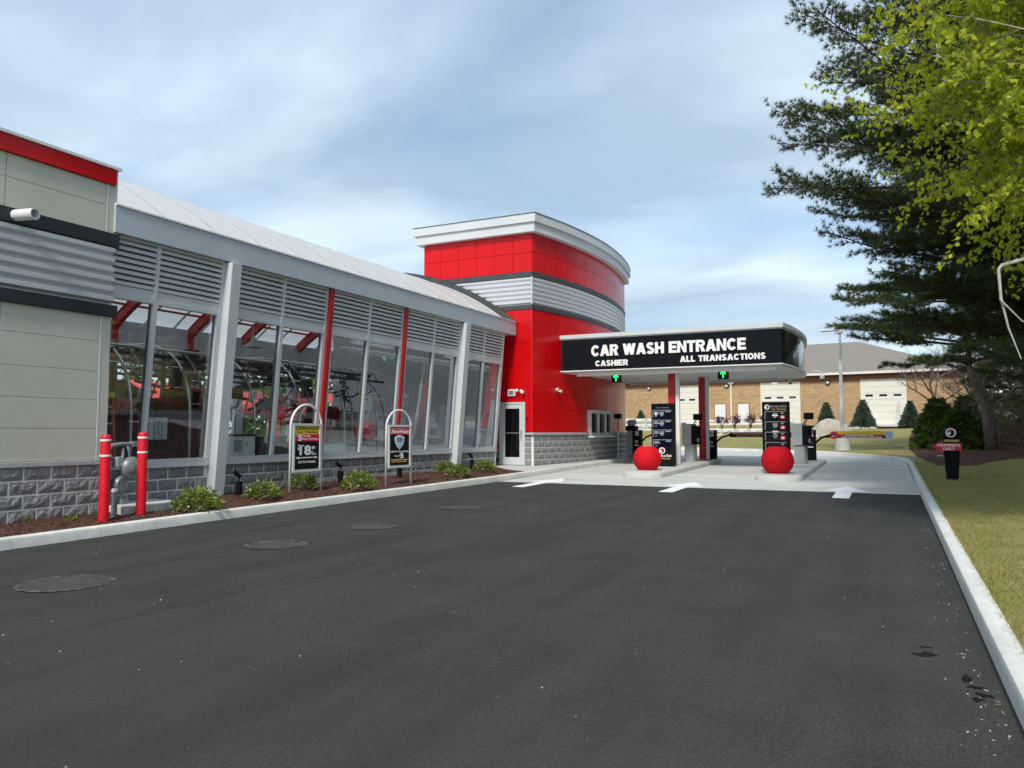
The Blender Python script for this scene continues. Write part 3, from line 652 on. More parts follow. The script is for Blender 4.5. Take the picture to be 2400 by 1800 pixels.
for y in ribs:
    m = MB(); A = arc_pts(RR+.03, a_e, pi-a_e, 49); C_ = arc_pts(RR-.05, a_e, pi-a_e, 49); n = 49
    for yy_ in (y-.03, y+.03):
        m.v += [(x, yy_, z) for x, z in A]+[(x, yy_, z) for x, z in C_]
    for q in range(n-1):
        m.f += [(q, q+1, 2*n+q+1, 2*n+q)[::-1], (q+1, q, n+q, n+q+1)[::-1], (2*n+q, 2*n+q+1, 3*n+q+1, 3*n+q)[::-1], (n+q, n+q+1, 3*n+q+1, 3*n+q)]
    B(m, 'roof_rib', ribm)
# dark arched flashing where the roof meets the tower
m = MB(); A = arc_pts(RR+.21, a_e-.012, 2.0, 40); C_ = arc_pts(RR-.02, a_e-.012, 2.0, 40); n = 40
for yy_ in (22.90, 22.995): m.v += [(x, yy_, z) for x, z in A]+[(x, yy_, z) for x, z in C_]
for q in range(n-1): m.f += [(q, q+1, 2*n+q+1, 2*n+q)[::-1], (q+1, q, n+q, n+q+1)[::-1], (n+q, n+q+1, 3*n+q+1, 3*n+q)]
B(m, 'arch_flashing', dark)
# interior
B(MB().box(-22.9, 8.08, -.1, -11.9, 22.3, .17), 'floor', floorm); B(MB().box(-22.9, 22.3, -.1, -14.8, 30, .17), 'floor', floorm)
gp = [(-11.62, .17)]+[(x, z) for x, z in arc_pts(RR-.06, a_e, pi-a_e, 25)]+[(-22.6, .17)]
def gable(y0, y1): m = MB(); m.plate([(x, z) for x, z in gp][::-1], y0, y1); return m
B(gable(30, 30.12), 'gable_wall', innerw); m = MB(); m.plate(([(-11.62, .17)]+[(x, z) for x, z in arc_pts(RR-.06, a_e, 2.4, 25) if x > -18.2]+[(-18.2, 7.0), (-18.2, .17)])[::-1], 22.3, 22.42); B(m, 'partition_wall', innerw); B(MB().box(-14.85, 22.43, .17, -14.76, 30, 6.6), 'partition_wall', innerw)
B(MB().box(-22.6, 8.07, .17, -11.6, 8.13, 5.1), 'end_wall', innerw)
B(MB().box(-22.95, 8.1, .0, -22.6, 30, .95), 'rear_wall', cmu)
B(MB().box(-22.95, 8.1, 3.95, -22.45, 30, 5.14), 'rear_header', innerw)
rw = MB(); 
for y, y2, _ in ccols+[(8.2, 8.4, 0), (22.0, 22.3, 0), (25, 25.2, 0), (28, 28.2, 0)]: rw.box(-22.85, y, .95, -22.6, y2, 3.95)
for a, b in bays: rw.box(-22.78, (a+b)/2-.04, .95, -22.68, (a+b)/2+.04, 3.95)
B(rw, 'rear_window', silver)
B(MB().box(-22.74, 8.4, .95, -22.73, 29.9, 3.95), 'rear_pane', glass)
B(MB().box(-11.72, 7.7, 3.9, -11.58, 22.3, 5.0), 'louvre_plenum', blackmatt)
for y in (7.9+.35, 10.6, 13.57, 16.56, 19.57, 22.1, 25.2, 28.2):
    m = MB(); 
    for r0, r1, hw in ((RR-.08, RR-.10, .08), (RR-.10, RR-.38, .05), (RR-.38, RR-.40, .09)):
        A = arc_pts(r0, a_e+.01, pi-a_e-.01, 21); C_ = arc_pts(r1, a_e+.01, pi-a_e-.01, 21); n = 21; k = len(m.v)
        for yy_ in (y-hw, y+hw): m.v += [(x, yy_, z) for x, z in A]+[(x, yy_, z) for x, z in C_]
        for q in range(n-1):
            m.f += [(k+q, k+q+1, k+2*n+q+1, k+2*n+q)[::-1], (k+q+1, k+q, k+n+q, k+n+q+1)[::-1], (k+2*n+q, k+2*n+q+1, k+3*n+q+1, k+3*n+q)[::-1], (k+n+q, k+n+q+1, k+3*n+q+1, k+3*n+q)]
    B(m, 'roof_beam', redsteel)
for fr_ in (.08, .22, .36, .5, .64, .78, .92):
    a = a_e+(pi-2*a_e)*fr_; x, z = CX+(RR-.10)*cos(a), CZ+(RR-.10)*sin(a)
    B(MB().box(x-.03, 8.15, z-.07, x+.03, 22.3 if x > -18 else 29.9, z), 'purlin', redsteel)
for y in (10.6, 13.57, 16.56, 19.57):
    B(MB().box(-22.55, y-.09, .17, -22.35, y+.09, 5.0), 'inner_post', redsteel)

glass2 = glassmat('window_glass_dark', (.35, .38, .37))
# tower
AC = (-29.45, 28.); AR = 19.6; PH0 = -math.asin(5/AR); ALEN = AR*2*-PH0
def arc(s, o=0.):
    ph = PH0+s/AR; return (AC[0]+(AR+o)*cos(ph), AC[1]+(AR+o)*sin(ph), ph)
def arc_panel(s0, s1, z0, z1, o0, o1, seg=2):
    m = MB(); S = lin(s0, s1, seg+1)
    for z in (z0, z1):
        for o in (o0, o1):
            for s in S: x, y, _ = arc(s, o); m.v.append((x, y, z))
    n = seg+1
    for i in range(seg):
        m.f += [(n+i, n+i+1, 3*n+i+1, 3*n+i), (2*n+i, 3*n+i, 3*n+i+1, 2*n+i+1), (i, i+1, n+i+1, n+i)]
    m.f += [(0, n, 3*n, 2*n), (n-1, 2*n+n-1, 3*n+n-1, n+n-1)]
    return m
core = [(-14.72, 23.06)]+[arc(s, -.06)[:2] for s in lin(0.04, ALEN, 15)]+[(-14.72, 33)]
B(MB().prism(core, .2, 8.1), 'tower_core', pblack)
TW = 23.0; XT = -14.745
# upper red panels
npan = 14; pw = ALEN/npan; g_ = .006
rows_u = [6.838, 7.49, 8.13]
xs = [XT+(-10.5-XT)*i/6 for i in range(7)]
for z0, z1 in zip(rows_u, rows_u[1:]):
    for a, b in zip(xs, xs[1:]): B(MB().box(a+g_, TW, z0+g_, b-g_, TW+.05, z1-g_), 'panel', red, bevel=.003)
    for i in range(npan): B(arc_panel(i*pw+g_, (i+1)*pw-g_, z0+g_, z1-g_, -.05, 0, 2), 'panel', red)
B(MB().box(XT, TW-.03, 6.66, -10.47, TW+.05, 6.834), 'band', dark); B(arc_panel(-.03, ALEN, 6.66, 6.834, -.05, .03, 24), 'band', dark, smooth='auto')
B(MB().box(-13.6, TW-.03, 5.575, -10.47, TW+.05, 5.72), 'band', dark); B(arc_panel(-.03, ALEN, 5.575, 5.72, -.05, .03, 24), 'band', dark, smooth='auto')
cp = corr_profile(5.722, 6.658, 6, .05)
m = MB()
for o, z in cp: m.v += [(XT, TW-o+.02, z), (-10.49, TW-o+.02, z)]
for i in range(len(cp)-1): m.f.append((2*i, 2*i+1, 2*i+3, 2*i+2))
B(m, 'corrugated_panel', corr)
m = MB(); S = lin(0, ALEN, 31)
for o, z in cp:
    for s in S: x, y, _ = arc(s, o-.02); m.v.append((x, y, z))
for i in range(len(cp)-1):
    for k in range(30): m.f.append((i*31+k, i*31+k+1, (i+1)*31+k+1, (i+1)*31+k))
B(m, 'corrugated_panel', corr)
B(MB().box(-10.52, TW-.045, 5.722, -10.475, TW+.0, 6.658), 'corner_trim', corr)
# lower red panels
rows_l = [1.505, 2.25, 2.97, 3.70, 4.43, 5.15, 5.572]
xl = [-13.3, -12.6, -11.9, -11.2, -10.5]
for z0, z1 in zip(rows_l, rows_l[1:]):
    for a, b in zip(xl, xl[1:]):
        za = z0
        if z1 < 3: continue        # the door stands here
        B(MB().box(a+.003, TW, za+.003, b-.003, TW+.05, z1-.003), 'panel', red)
    for i in range(npan):
        s0, s1 = i*pw, (i+1)*pw
        if 5 <= i <= 7 and z1 < 2.3: continue
        B(arc_panel(s0+.003, s1-.003, z0+.003, z1-.003, -.05, 0, 2), 'panel', red)
B(MB().box(-10.745, TW, 1.505, -10.502, TW+.05, 2.967), 'panel', red)
B(MB().box(-11.9, TW, 2.50, -10.751, TW+.05, 2.967), 'panel', red); B(MB().box(-13.3, TW, 2.506, -11.906, TW+.05, 2.967), 'panel', red)
B(MB().box(-12.6, TW, .9, -11.72, TW+.05, 2.5), 'panel', red)
B(MB().box(-10.535, TW-.012, .39, -10.497, TW+.02, 6.65), 'corner_trim', redflat)
B(MB().box(-12.6, TW+.02, .3, -11.715, TW+.09, .892), 'mortar_joint', mort)
for r_ in range(3):
    z = .885-.203*(r_+1)
    for x in (-12.52, -12.115): inst(random.choice(BM), 'block', cmu, bld, at(x, TW+.02, z+.006), 0)
# tower block base
B(MB().box(-10.75, TW-.02, .3, -10.47, TW+.1, 1.40), 'mortar_joint', mort)
for r_ in range(5):
    z = .392+.203*r_
    for i, (x, me_) in enumerate([(-10.745, HB[r_ % 2])]): inst(me_, 'block', cmu, bld, at(x, TW-.024, z), 0, scale=(1.2, 1, 1))
B(arc_panel(.0, ALEN, .3, 1.40, -.05, .05, 24), 'mortar_joint', mort)
for r_ in range(5):
    z = .392+.203*r_; s = .0-(.2 if r_ % 2 else 0)
    while s < ALEN-.1:
        a = max(s, .005); x, y, ph = arc(a, .054); xe, ye, _ = arc(a+.385, .054)
        inst(random.choice(BM), 'block', cmu, bld, at(x, y, z), atan2(ye-y, xe-x), scale=((min(s+.382, ALEN)-a)/.382, 1, 1)); s += .406
B(arc_panel(-.08, ALEN, 1.407, 1.475, -.05, .10, 24), 'cap_course', caststone); B(MB().box(-10.75, TW-.10, 1.407, -10.42, TW+.05, 1.475), 'cap_course', caststone)
B(arc_panel(-.08, ALEN, 1.478, 1.502, -.05, .04, 24), 'drip_edge', redflat)
# cornice
def cornice(z0, z1, o, mat):
    pts = [(XT-.02-o, 33.2), (XT-.02-o, TW-o)]+[arc(s, o)[:2] for s in lin(-o*.9, ALEN+.1, 22)]
    pts[2] = (-10.5+o*.85, TW-o)
    B(MB().prism(pts[::-1] if False else pts, z0, z1), 'cornice', mat)
cornice(8.135, 8.44, .20, offw); cornice(8.443, 8.72, .27, offw); cornice(8.722, 8.74, .29, dark)
# door
dr = thing_d = B(MB().box(-11.707, TW-.035, .40, -11.655, TW+.05, 2.485).box(-10.81, TW-.035, .40, -10.758, TW+.05, 2.485).box(-11.655, TW-.035, 2.42, -10.81, TW+.05, 2.485), 'door', offw)
B(MB().box(-11.65, TW-.02, .41, -11.50, TW+.03, 2.415).box(-10.96, TW-.02, .41, -10.815, TW+.03, 2.415).box(-11.50, TW-.02, 2.27, -10.96, TW+.03, 2.415).box(-11.50, TW-.02, .41, -10.96, TW+.03, .66), 'door_leaf', offw, dr)
B(MB().box(-11.50, TW+.0, .66, -10.96, TW+.01, 2.27), 'pane', dglass, dr)
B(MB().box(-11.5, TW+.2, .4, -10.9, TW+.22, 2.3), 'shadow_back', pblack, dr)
B(MB().cbox((-11.23, TW-.045, 1.46), (.54, .025, .03)), 'push_bar', steel, dr)
B(MB().tube([(-10.88, TW-.02, 1.56), (-10.88, TW-.09, 1.54), (-10.88, TW-.09, 1.27), (-10.88, TW-.02, 1.25)], .013), 'handle', steel, dr)
# cashier window on the curved wall
s0, s1 = 3.62, 5.95
fr = MB(); 
for z0, z1, a, b in ((1.36, 1.43, s0, s1), (2.19, 2.27, s0, s1), (1.43, 2.19, s0, s0+.07), (1.43, 2.19, s1-.07, s1), (1.43, 2.19, s0+.74, s0+.80), (1.43, 2.19, s0+1.52, s0+1.58)):
    q = arc_panel(a, b, z0, z1, -.05, .14, 3); fr.add(q.v, q.f)
cw = B(fr, 'service_window', silver)
for a, b in ((s0+.07, s0+.74), (s0+.80, s0+1.52), (s0+1.58, s1-.07)): B(arc_panel(a, b, 1.43, 2.19, .06, .07, 1), 'pane', glass2, cw)
B(arc_panel(s0-.1, s1+.1, 1.29, 1.355, -.05, .30, 4), 'counter_shelf', silver, cw)
B(arc_panel(s0-.02, s1+.02, 2.275, 2.30, -.05, .20, 3), 'head_flashing', silver, cw)
# canopy
CY0, CY1 = 24.6, 31.3
def canopy_poly(o):
    R_ = []
    for i in range(15):
        t = i/14; y = (CY0-o)+(CY1+o-CY0+o)*t; R_.append((-2.86+o+.30*sin(pi*t)**.8 if 0 < t < 1 else -2.86+o, y))
    return [(-10.15, CY0-o)]+R_+[(-9.9, CY1+o), (-9.95, 28)]
B(MB().prism(canopy_poly(-.02), 3.60, 4.66), 'canopy_body', blackgloss)
B(MB().box(-10.05, CY0-.03, 3.60, -2.865, CY0+.02, 4.66), 'canopy_sign_face', M('sign_face_black', (.009, .011, .015), rough=.5, c2=(.008, .009, .012), spec=.06))
B(MB().prism(canopy_poly(.07), 4.70, 4.83), 'canopy_cap', offw); B(MB().prism(canopy_poly(.03), 4.661, 4.699), 'canopy_trim', silver)
B(MB().prism(canopy_poly(.03), 3.565, 3.598), 'canopy_trim', white); B(MB().prism(canopy_poly(-.06), 3.535, 3.564), 'canopy_soffit', soff)
B(MB().box(-9.62, CY0+.18, 3.41, -3.03, CY0+.30, 3.533), 'canopy_beam', white, bevel=.005)
B(MB().box(-9.62, CY1-.45, 3.45, -3.5, CY1-.33, 3.533), 'canopy_beam', soff)
for sx in (-8.9, -7.5, -5.2, -3.8):
    for sy in (26.3, 29.2): B(MB().box(sx-.3, sy-.08, 3.52, sx+.3, sy+.08, 3.534), 'soffit_light', lampw)
B(MB().box(-6.60, 25.42, .43, -6.38, 25.62, 3.53), 'canopy_column', redsteel, bevel=.004); B(MB().box(-6.355, 25.42, .43, -6.225, 25.55, 3.53), 'downpipe', white, bevel=.01)
B(MB().box(-6.33, 28.8, .46, -6.12, 29.0, 3.53), 'canopy_column', redsteel, bevel=.004); B(MB().box(-6.09, 28.84, .46, -5.97, 28.96, 3.53), 'downpipe', silver, bevel=.01)
yF = CY0-.031; k = 24.6/25.
sign_text('CAR WASH ENTRANCE', -9.00, 4.055, 5.10, .375, yF, pwhite, bld, .035, BO)
sign_text('CASHIER', -8.86, 3.712, 1.15, .195, yF, pwhite, bld, .02, BO, .07)
sign_text('ALL TRANSACTIONS', -5.97, 3.742, 2.65, .195, yF, pwhite, bld, .02, BO, .07)
# wall fittings
t = thing('vent_box', 'small white louvred box on the red wall above the door', 'wall box', (-11.24, TW, 2.80))
MB().box(-.13, -.07, -.11, .13, 0, .11).build('housing', white, t); 
for q in range(4): MB().box(-.08, -.078, -.07+q*.036, .08, -.071, -.05+q*.036).build('vent_slot', dark, t)
def twin_head(loc, rz, lab):
    t = thing('security_light', lab, 'lamp', loc, rz, 'twin-head lights on the tower'); MB().lathe([(.045, -.0), (.05, -.03), (.03, -.04)], axis='y').build('mount', white, t)
    for sx in (-1, 1):
        h = MB().lathe([(.022, .05), (.03, .02), (.05, -.05), (.052, -.07)], (sx*.10, -.08, -.01+.03*-sx), 14, 'y').build('lamp_head', white, t, smooth='auto')
        MB().lathe([(.045, -.0712), (.04, -.075)], (sx*.10, -.08, -.01+.03*-sx), 14, 'y').build('lens', lampw, h)
twin_head((-10.90, TW-.0, 2.85), 0, 'white twin-head security light to the right of the small vent box above the door')
x, y, ph = arc(1.36, .0); twin_head((x, y, 2.93), ph+pi/2, 'white twin-head security light alone on the curved red wall left of the cashier window')
t = thing('key_box', 'small red key box with dark front beside the door handle', 'wall box', (-10.66, TW, 1.96)); MB().box(-.05, -.05, -.09, .05, 0, .09).build('housing', redflat, t, bevel=.006); MB().box(-.035, -.058, -.06, .035, -.051, .03).build('keypad', blackmatt, t)
t = thing('round_notice', 'round black and white notice on the low block wall left of the door', 'sign', (-11.86, 22.955, .60))
MB().lathe([(.12, -.0), (.12, -.008)], seg=28, axis='y').build('disc', pblack, t); text('VIDEO', -.075, .035, .15, .04, -.009, pwhite, t, .002, .01); text('SECURITY', -.10, -.02, .20, .04, -.009, pwhite, t, .002, .01); text('IN USE', -.06, -.07, .12, .035, -.009, pwhite, t, .002, .01)
t = thing('wall_pipe', 'short white plastic pipe sticking out of the beige wall', 'pipe', (-11.1, 6.55, 4.57), radians(12))
MB().lathe([(.068, -.05), (.082, .0), (.082, .38), (.066, .38), (.066, .05)], seg=24, axis='x').build('pipe', white, t, smooth='auto'); MB().lathe([(.0655, .06), (.0655, .061)], seg=20, axis='x').build('bore', dark, t)

# ---------------------------------------------------------------- equipment inside the tunnel
def tun_arch(y, x0, x1, h, lab):
    t = thing('wash_arch', lab, 'wash arch', (0, y, .17), group='steel wash arches inside the tunnel')
    cxm = (x0+x1)/2; rx = (x0-x1)/2; z0 = h-1.5
    pts = [(x0, 0, 0)]+[(x0+.0, 0, z0*.5)]+[(cxm+rx*cos(a)**.6 if cos(a) > 0 else cxm-rx*abs(cos(a))**.6, 0, z0+1.5*sin(a)) for a in lin(.0, pi, 21)]+[(x1, 0, z0*.5), (x1, 0, 0)]
    MB().tube([(p[0], 0, p[2]) for p in pts], .032, 8).build('hoop', steel, t, smooth=True)
    MB().tube([(p[0], .35, p[2]) for p in pts], .024, 8).build('hoop', gmet, t, smooth=True)
    mm = MB()
    for p in pts[3:-3:3]: mm.tube([(p[0], 0, p[2]), (p[0], .35, p[2])], .02, 6)
    mm.build('brace', steel, t)
for q, (y, x0, h) in enumerate([(9.5, -12.35, 3.15), (10.9, -12.45, 3.15), (12.9, -12.7, 3.1), (14.6, -12.9, 3.2), (16.3, -12.9, 3.1), (17.9, -13.0, 3.0)]):
    tun_arch(y, x0, x0-3.9, h, ['grey tube wash arch nearest the left end of the glass', 'grey tube wash arch behind the first silver column', 'grey tube wash arch behind the yellow topped advert sign', 'grey tube wash arch just right of the first red column', 'grey tube wash arch behind the second red column', 'grey tube wash arch farthest along the tunnel'][q])
def brush(x, y, r_, h, z0, lab):
    t = thing('wash_brush', lab, 'brush', (x, y, z0), group='dark red cloth brushes in the tunnel'); m = MB(); seg = 40; rr = random.Random(int(x*100+y*7))
    prof = [(.82, 0), (1, .08), (1, h*.5), (.98, h-.1), (.8, h-.02), (.3, h)]
    for k, z in prof:
        for i in range(seg): a = 2*pi*i/seg; q = r_*k*(1 if i % 2 else .88)*(1+rr.uniform(-.03, .03)); m.v.append((q*cos(a), q*sin(a), z))
    for i in range(len(prof)-1):
        for j in range(seg): m.f.append((i*seg+j, i*seg+(j+1) % seg, (i+1)*seg+(j+1) % seg, (i+1)*seg+j))
    m.build('cloth', brush_m, t); MB().tube([(0, 0, 0), (0, 0, h+.9)], .05).build('shaft', equip, t)
brush(-13.0, 9.6, .52, 1.55, .35, 'big dark red cloth brush behind the stepladder'); brush(-12.75, 10.25, .42, .95, .2, 'low dark red cloth brush at the foot of the first window')
brush(-13.6, 11.2, .5, 1.9, .3, 'tall dark red cloth brush with white control box in front'); brush(-14.5, 12.6, .6, 1.7, .8, 'dark red cloth brush seen above the white cabinets')
brush(-12.7, 15.2, .42, 1.25, .9, 'dark red cloth brush hanging right of the first red column'); brush(-14.2, 17.9, .5, 1.6, .5, 'dark red cloth brush behind the arched shield sign')
t = thing('stepladder', 'orange stepladder with yellow top standing inside the first window', 'ladder', (-12.15, 8.75, .17), radians(50))
for sx in (-1, 1):
    MB().tube([(sx*.27, -.02, 0), (sx*.17, .22, 1.95)], .028, 4).build('rail', fibre_o, t); MB().tube([(sx*.25, .75, 0), (sx*.15, .3, 1.93)], .02, 4).build('rail', fibre_o, t)
for q in range(6): z = .3+q*.29; ww = .26-.1*z/1.95; MB().box(-ww, .02+z*.11-.05, z, ww, .02+z*.11+.06, z+.03).build('rung', steel, t)
MB().box(-.20, .13, 1.93, .20, .38, 2.03).build('top_cap', fibre_y, t, bevel=.02)
def cabinet(name, lab, loc, d, mat, stick=False, group=None):
    t = thing(name, lab, 'cabinet', loc, group=group); MB().box(-d[0]/2, -d[1]/2, 0, d[0]/2, d[1]/2, d[2]).build('body', mat, t, bevel=.015)
    MB().box(-d[0]/2-.02, -d[1]/2-.02, d[2]+.001, d[0]/2+.02, d[1]/2+.02, d[2]+.03).build('top', equip, t)
    if stick:
        MB().box(d[0]/2+.001, -.22, d[2]-.32, d[0]/2+.005, -.02, d[2]-.08).build('notice', pgrey, t); MB().box(d[0]/2+.001, .10, d[2]-.2, d[0]/2+.005, .16, d[2]-.12).build('label', fibre_y, t)
        MB().box(d[0]/2+.001, .025, .02, d[0]/2+.006, .03, d[2]-.02).build('door_gap', equip, t)
cabinet('storage_cabinet', 'pale green cabinet with grey notice behind the second window', (-12.0, 11.55, .17), (.6, .72, 1.25), palebox, True)
cabinet('storage_cabinet', 'dark cabinet right of the pale green one behind the second window', (-12.2, 12.6, .17), (.6, .9, 1.2), equip)
cabinet('storage_cabinet', 'low pale box at the foot of the third window', (-12.0, 14.3, .17), (.5, 1.3, 1.05), palebox)
cabinet('storage_cabinet', 'pale narrow box right of the low one behind the third window', (-12.0, 15.6, .17), (.4, .45, 1.0), palebox)
for q, (x, y) in enumerate([(-12.55, 9.95), (-12.6, 10.3)]):
    t = thing('control_box', ['white control box on the rail left of its twin in the first window', 'white control box right of its twin in the first window, beside the silver column'][q], 'control box', (x, y, 1.35), pi/2)
    MB().box(-.14, -.08, 0, .14, .08, .42).build('housing', palebox, t, bevel=.01); MB().box(.0, -.086, .02, .008, -.081, .40).build('door_gap', equip, t)
    MB().tube([(-.05, -.09, .38), (-.11, -.12, .25), (-.08, -.12, .1), (0, -.09, .06)], .006, 5).build('cable', equip, t)
def rack(y0, y1, x, z, lab):
    t = thing('overhead_truss', lab, 'truss', (x, y0, z)); 
    MB().tube([(0, 0, 0), (0, y1-y0, 0)], .035, 6).build('chord', equip, t); MB().tube([(0, 0, .28), (0, y1-y0, .28)], .03, 6).build('chord', steel, t); MB().tube([(-.5, 0, .2), (-.5, y1-y0, .2)], .05, 6).build('chord', equip, t)
    m = MB(); k = int((y1-y0)/.5)
    for i in range(k): m.tube([(0, i*.5, 0), (0, i*.5+.25, .28), (0, i*.5+.5, 0)], .014, 5)
    m.build('web', equip, t)
rack(8.3, 13.6, -12.9, 2.85, 'dark overhead truss hung along the first two windows'); rack(13.8, 18.6, -13.3, 2.95, 'dark overhead truss hung behind the third window'); rack(8.4, 19, -16.6, 2.9, 'dark overhead truss on the far side of the tunnel')
rr = random.Random(5)
t = thing('wash_machinery', 'tangle of black hoses and motors on the wash gantries in the tunnel', 'machinery', (-14.5, 10, 1.5))
m = MB()
for q in range(70):
    x, y, z = rr.uniform(-1.8, 1.6), rr.uniform(-1.4, 8), rr.uniform(.5, 1.45); P_ = [(x, y, z)]
    for i in range(3): x += rr.uniform(-.3, .3); y += rr.uniform(-.35, .35); z += rr.uniform(-.2, .1); P_.append((x, y, z))
    m.tube(P_, rr.choice([.015, .025, .04]), 5)
m.build('hose', equip, t); m = MB()
for q in range(36): m.cbox((rr.uniform(-1.8, 1.6), rr.uniform(-1.4, 8), rr.uniform(.9, 2.0)), (rr.uniform(.1, .45), rr.uniform(.1, .5), rr.uniform(.08, .3)), rr.uniform(0, 3))
m.build('motor', equip, t); m = MB()
for q in range(26): m.cbox((rr.uniform(-1.8, 1.8), rr.uniform(-1.4, 11), rr.uniform(-.9, 1.0)), (rr.uniform(.1, .35), rr.uniform(.1, .3), rr.uniform(.05, .3)), rr.uniform(0, 3))
m.build('plate', steel, t)
t = thing('conveyor_rail', 'long grey conveyor guide rail on the tunnel floor', 'rail', (-14, 8.3, .17)); MB().box(-.1, 0, 0, .1, 13.8, .18).build('rail', steel, t); MB().tube([(1.1, 0, .65), (1.1, 10.8, .65)], .035, 6).build('hand_rail', steel, t)
t = thing('pendant_lamp', 'grey bell-shaped pendant lamp under the roof in the second window', 'lamp', (-13.19, 13.3, 3.45)); MB().lathe([(.22, 0), (.20, .04), (.07, .15), (.04, .24), (.02, .27)], seg=20).build('shade', greybox, t, smooth='auto'); MB().tube([(0, 0, .27), (0, 0, 2.1)], .012, 6).build('cord', greybox, t)
t = thing('dryer_unit', 'black blower unit leaning behind the third window', 'blower', (-13.4, 17.2, .5), .4); MB().cbox((0, 0, .8), (.6, .7, .9), 0, .3).build('housing', equip, t, bevel=.05); MB().lathe([(.12, 0), (.14, .12)], (.32, 0, .7), 16, 'x').build('nozzle', steel, t)

# the yard beyond the far windows
grid('rear_lot', lin(-90, -22.9, 3), [-60, -10, 20, 60, 120], lambda x, y: .06, asph)
def vac_canopy(x, y, lab):
    t = thing('vacuum_canopy', lab, 'canopy', (x, y, .06), group='red arched canopies in the yard beyond the tunnel'); m = MB(); n = 13
    for i, a in enumerate(lin(0, pi, n)):
        for k in (-1.6, 1.6): m.v.append((2.6*cos(a), k, 2.3+1.5*sin(a)))
    for i in range(n-1): m.f.append((2*i, 2*i+1, 2*i+3, 2*i+2))
    o = m.build('fabric', canvas, t, smooth=True); sd_ = o.modifiers.new('thickness', 'SOLIDIFY'); sd_.thickness = .03
    for sx in (-2.6, 2.6):
        for sy in (-1.5, 1.5): MB().tube([(sx, sy, 0), (sx, sy, 2.3)], .06, 8).build('post', redsteel, t)
for q in range(5): vac_canopy(-31-1.5*(q % 2), 12+q*6.2, ['red arched canopy seen through the far left panes', 'red arched canopy seen through the first bay, right half', 'red arched canopy seen through the second bay', 'red arched canopy seen beyond the first red column', 'red arched canopy farthest up the rear yard'][q])
# ---------------------------------------------------------------- things by the wall
def bollard(x, y, lab):
    t = thing('bollard', lab, 'bollard', (x, y, mz(x, y)-.03), group='red bollards guarding the gas meter')
    MB().lathe([(.073, 0), (.073, 1.27), (.066, 1.30), (.05, 1.315)], seg=28).build('sleeve', redflat, t, smooth='auto')
    for z in (.985, 1.215): MB().lathe([(.0745, z), (.0765, z+.004), (.0765, z+.026), (.0745, z+.03)], seg=28).build('stripe', pwhite, t, smooth='auto')
bollard(-10.52, 7.68, 'red bollard with white stripes left of the gas meter'); bollard(-10.56, 8.35, 'red bollard with white stripes right of the gas meter')
t = thing('meter_pad', 'pale concrete pad under the gas meter in the mulch', 'concrete pad', (-11.08, 8.75, G(8.7)+.12)); MB().box(-.40, -.62, 0, .40, .55, .17).build('pad', conc, t, bevel=.015)
t = thing('gas_meter', 'grey gas meter and pipes between the red bollards', 'gas meter', (-11.1, 8.28, .26))
MB().tube([(0, -.12, -.1), (0, -.12, .95), (0, -.08, 1.02), (0, .1, 1.04), (0, .45, 1.04), (0, .5, .98), (0, .5, .70)], .036, 10).build('pipe', gmet, t, smooth=True)
MB().tube([(0, .13, .05), (0, .13, .98)], .026, 8).build('pipe', gmet, t, smooth=True)
MB().lathe([(.05, -.03), (.14, -.02), (.18, .03), (.18, .07), (.13, .13), (.06, .16)], (.02, .24, .66), 26, 'x').build('regulator', gmet, t, smooth='auto')
MB().box(-.06, -.02, .68, .08, .09, .84).build('index_box', greybox, t, bevel=.01); MB().lathe([(.10, -.09), (.13, -.05), (.13, .05), (.10, .09)], (-.02, .10, .40), 20, 'x').build('meter_body', gmet, t, smooth='auto'); MB().box(-.10, -.16, .55, -.02, .44, .62).build('bracket', gmet, t, bevel=.01); MB().lathe([(.06, .80), (.065, .84), (.04, .9)], (0, -.12, 0), 14).build('valve', gmet, t, smooth='auto')
MB().lathe([(.05, .2), (.055, .24), (.05, .28)], (0, -.12, 0), 14).build('collar', gmet, t); MB().lathe([(.052, .5), (.06, .53), (.052, .56)], (0, -.12, 0), 14).build('collar', gmet, t)
MB().box(-.05, .10, 0, .06, .22, .16).build('foot', gmet, t); MB().tube([(0, .2, 1.04), (.05, .2, .95), (.05, .22, .82)], .018, 6).build('pipe', gmet, t); MB().cbox((.02, .33, 1.04), (.09, .12, .09)).build('union', gmet, t, bevel=.01)
t = thing('test_post', 'short grey pipe with white cap beside the left bollard', 'pipe', (-10.66, 7.96, .2)); MB().lathe([(.042, -.05), (.042, .38)], seg=16).build('pipe', gmet, t, smooth='auto'); MB().lathe([(.046, .38), (.046, .42), (.03, .43)], seg=16).build('cap', white, t, smooth='auto')
# shrubs
def shrub_mesh(seed, n=620):
    r = np.random.default_rng(seed); th = r.uniform(0, 2*pi, n); ph = np.arccos(r.uniform(-.05, 1, n)); rad = .24+.12*r.random(n); rad *= 1+.16*np.sin(3*th+seed)
    d = np.stack([np.sin(ph)*np.cos(th), np.sin(ph)*np.sin(th), np.cos(ph)*.82], 1); C = d*rad[:, None]; C[:, 2] = np.maximum(C[:, 2]+.07, .03); D = d+.55*r.normal(size=(n, 3)); D[:, 2] += .15
    return leaves(C, D, .085, .040, r)
SH = []
for s in range(3):
    V, F = shrub_mesh(s+3); o = npmesh('foliage', V, F, shrub_m); SH.append(o)
    n = 12; a = rng.uniform(0, 6.28, n); h = rng.uniform(.05, .28, n); C = np.stack([.34*np.cos(a), .34*np.sin(a), h], 1); Vf, Ff = leaves(np.repeat(C, 3, 0), rng.normal(size=(n*3, 3)), .035, .028); o['f'] = 1; SH.append(npmesh('flower', Vf, Ff, flower))
sm_ = MB(); 
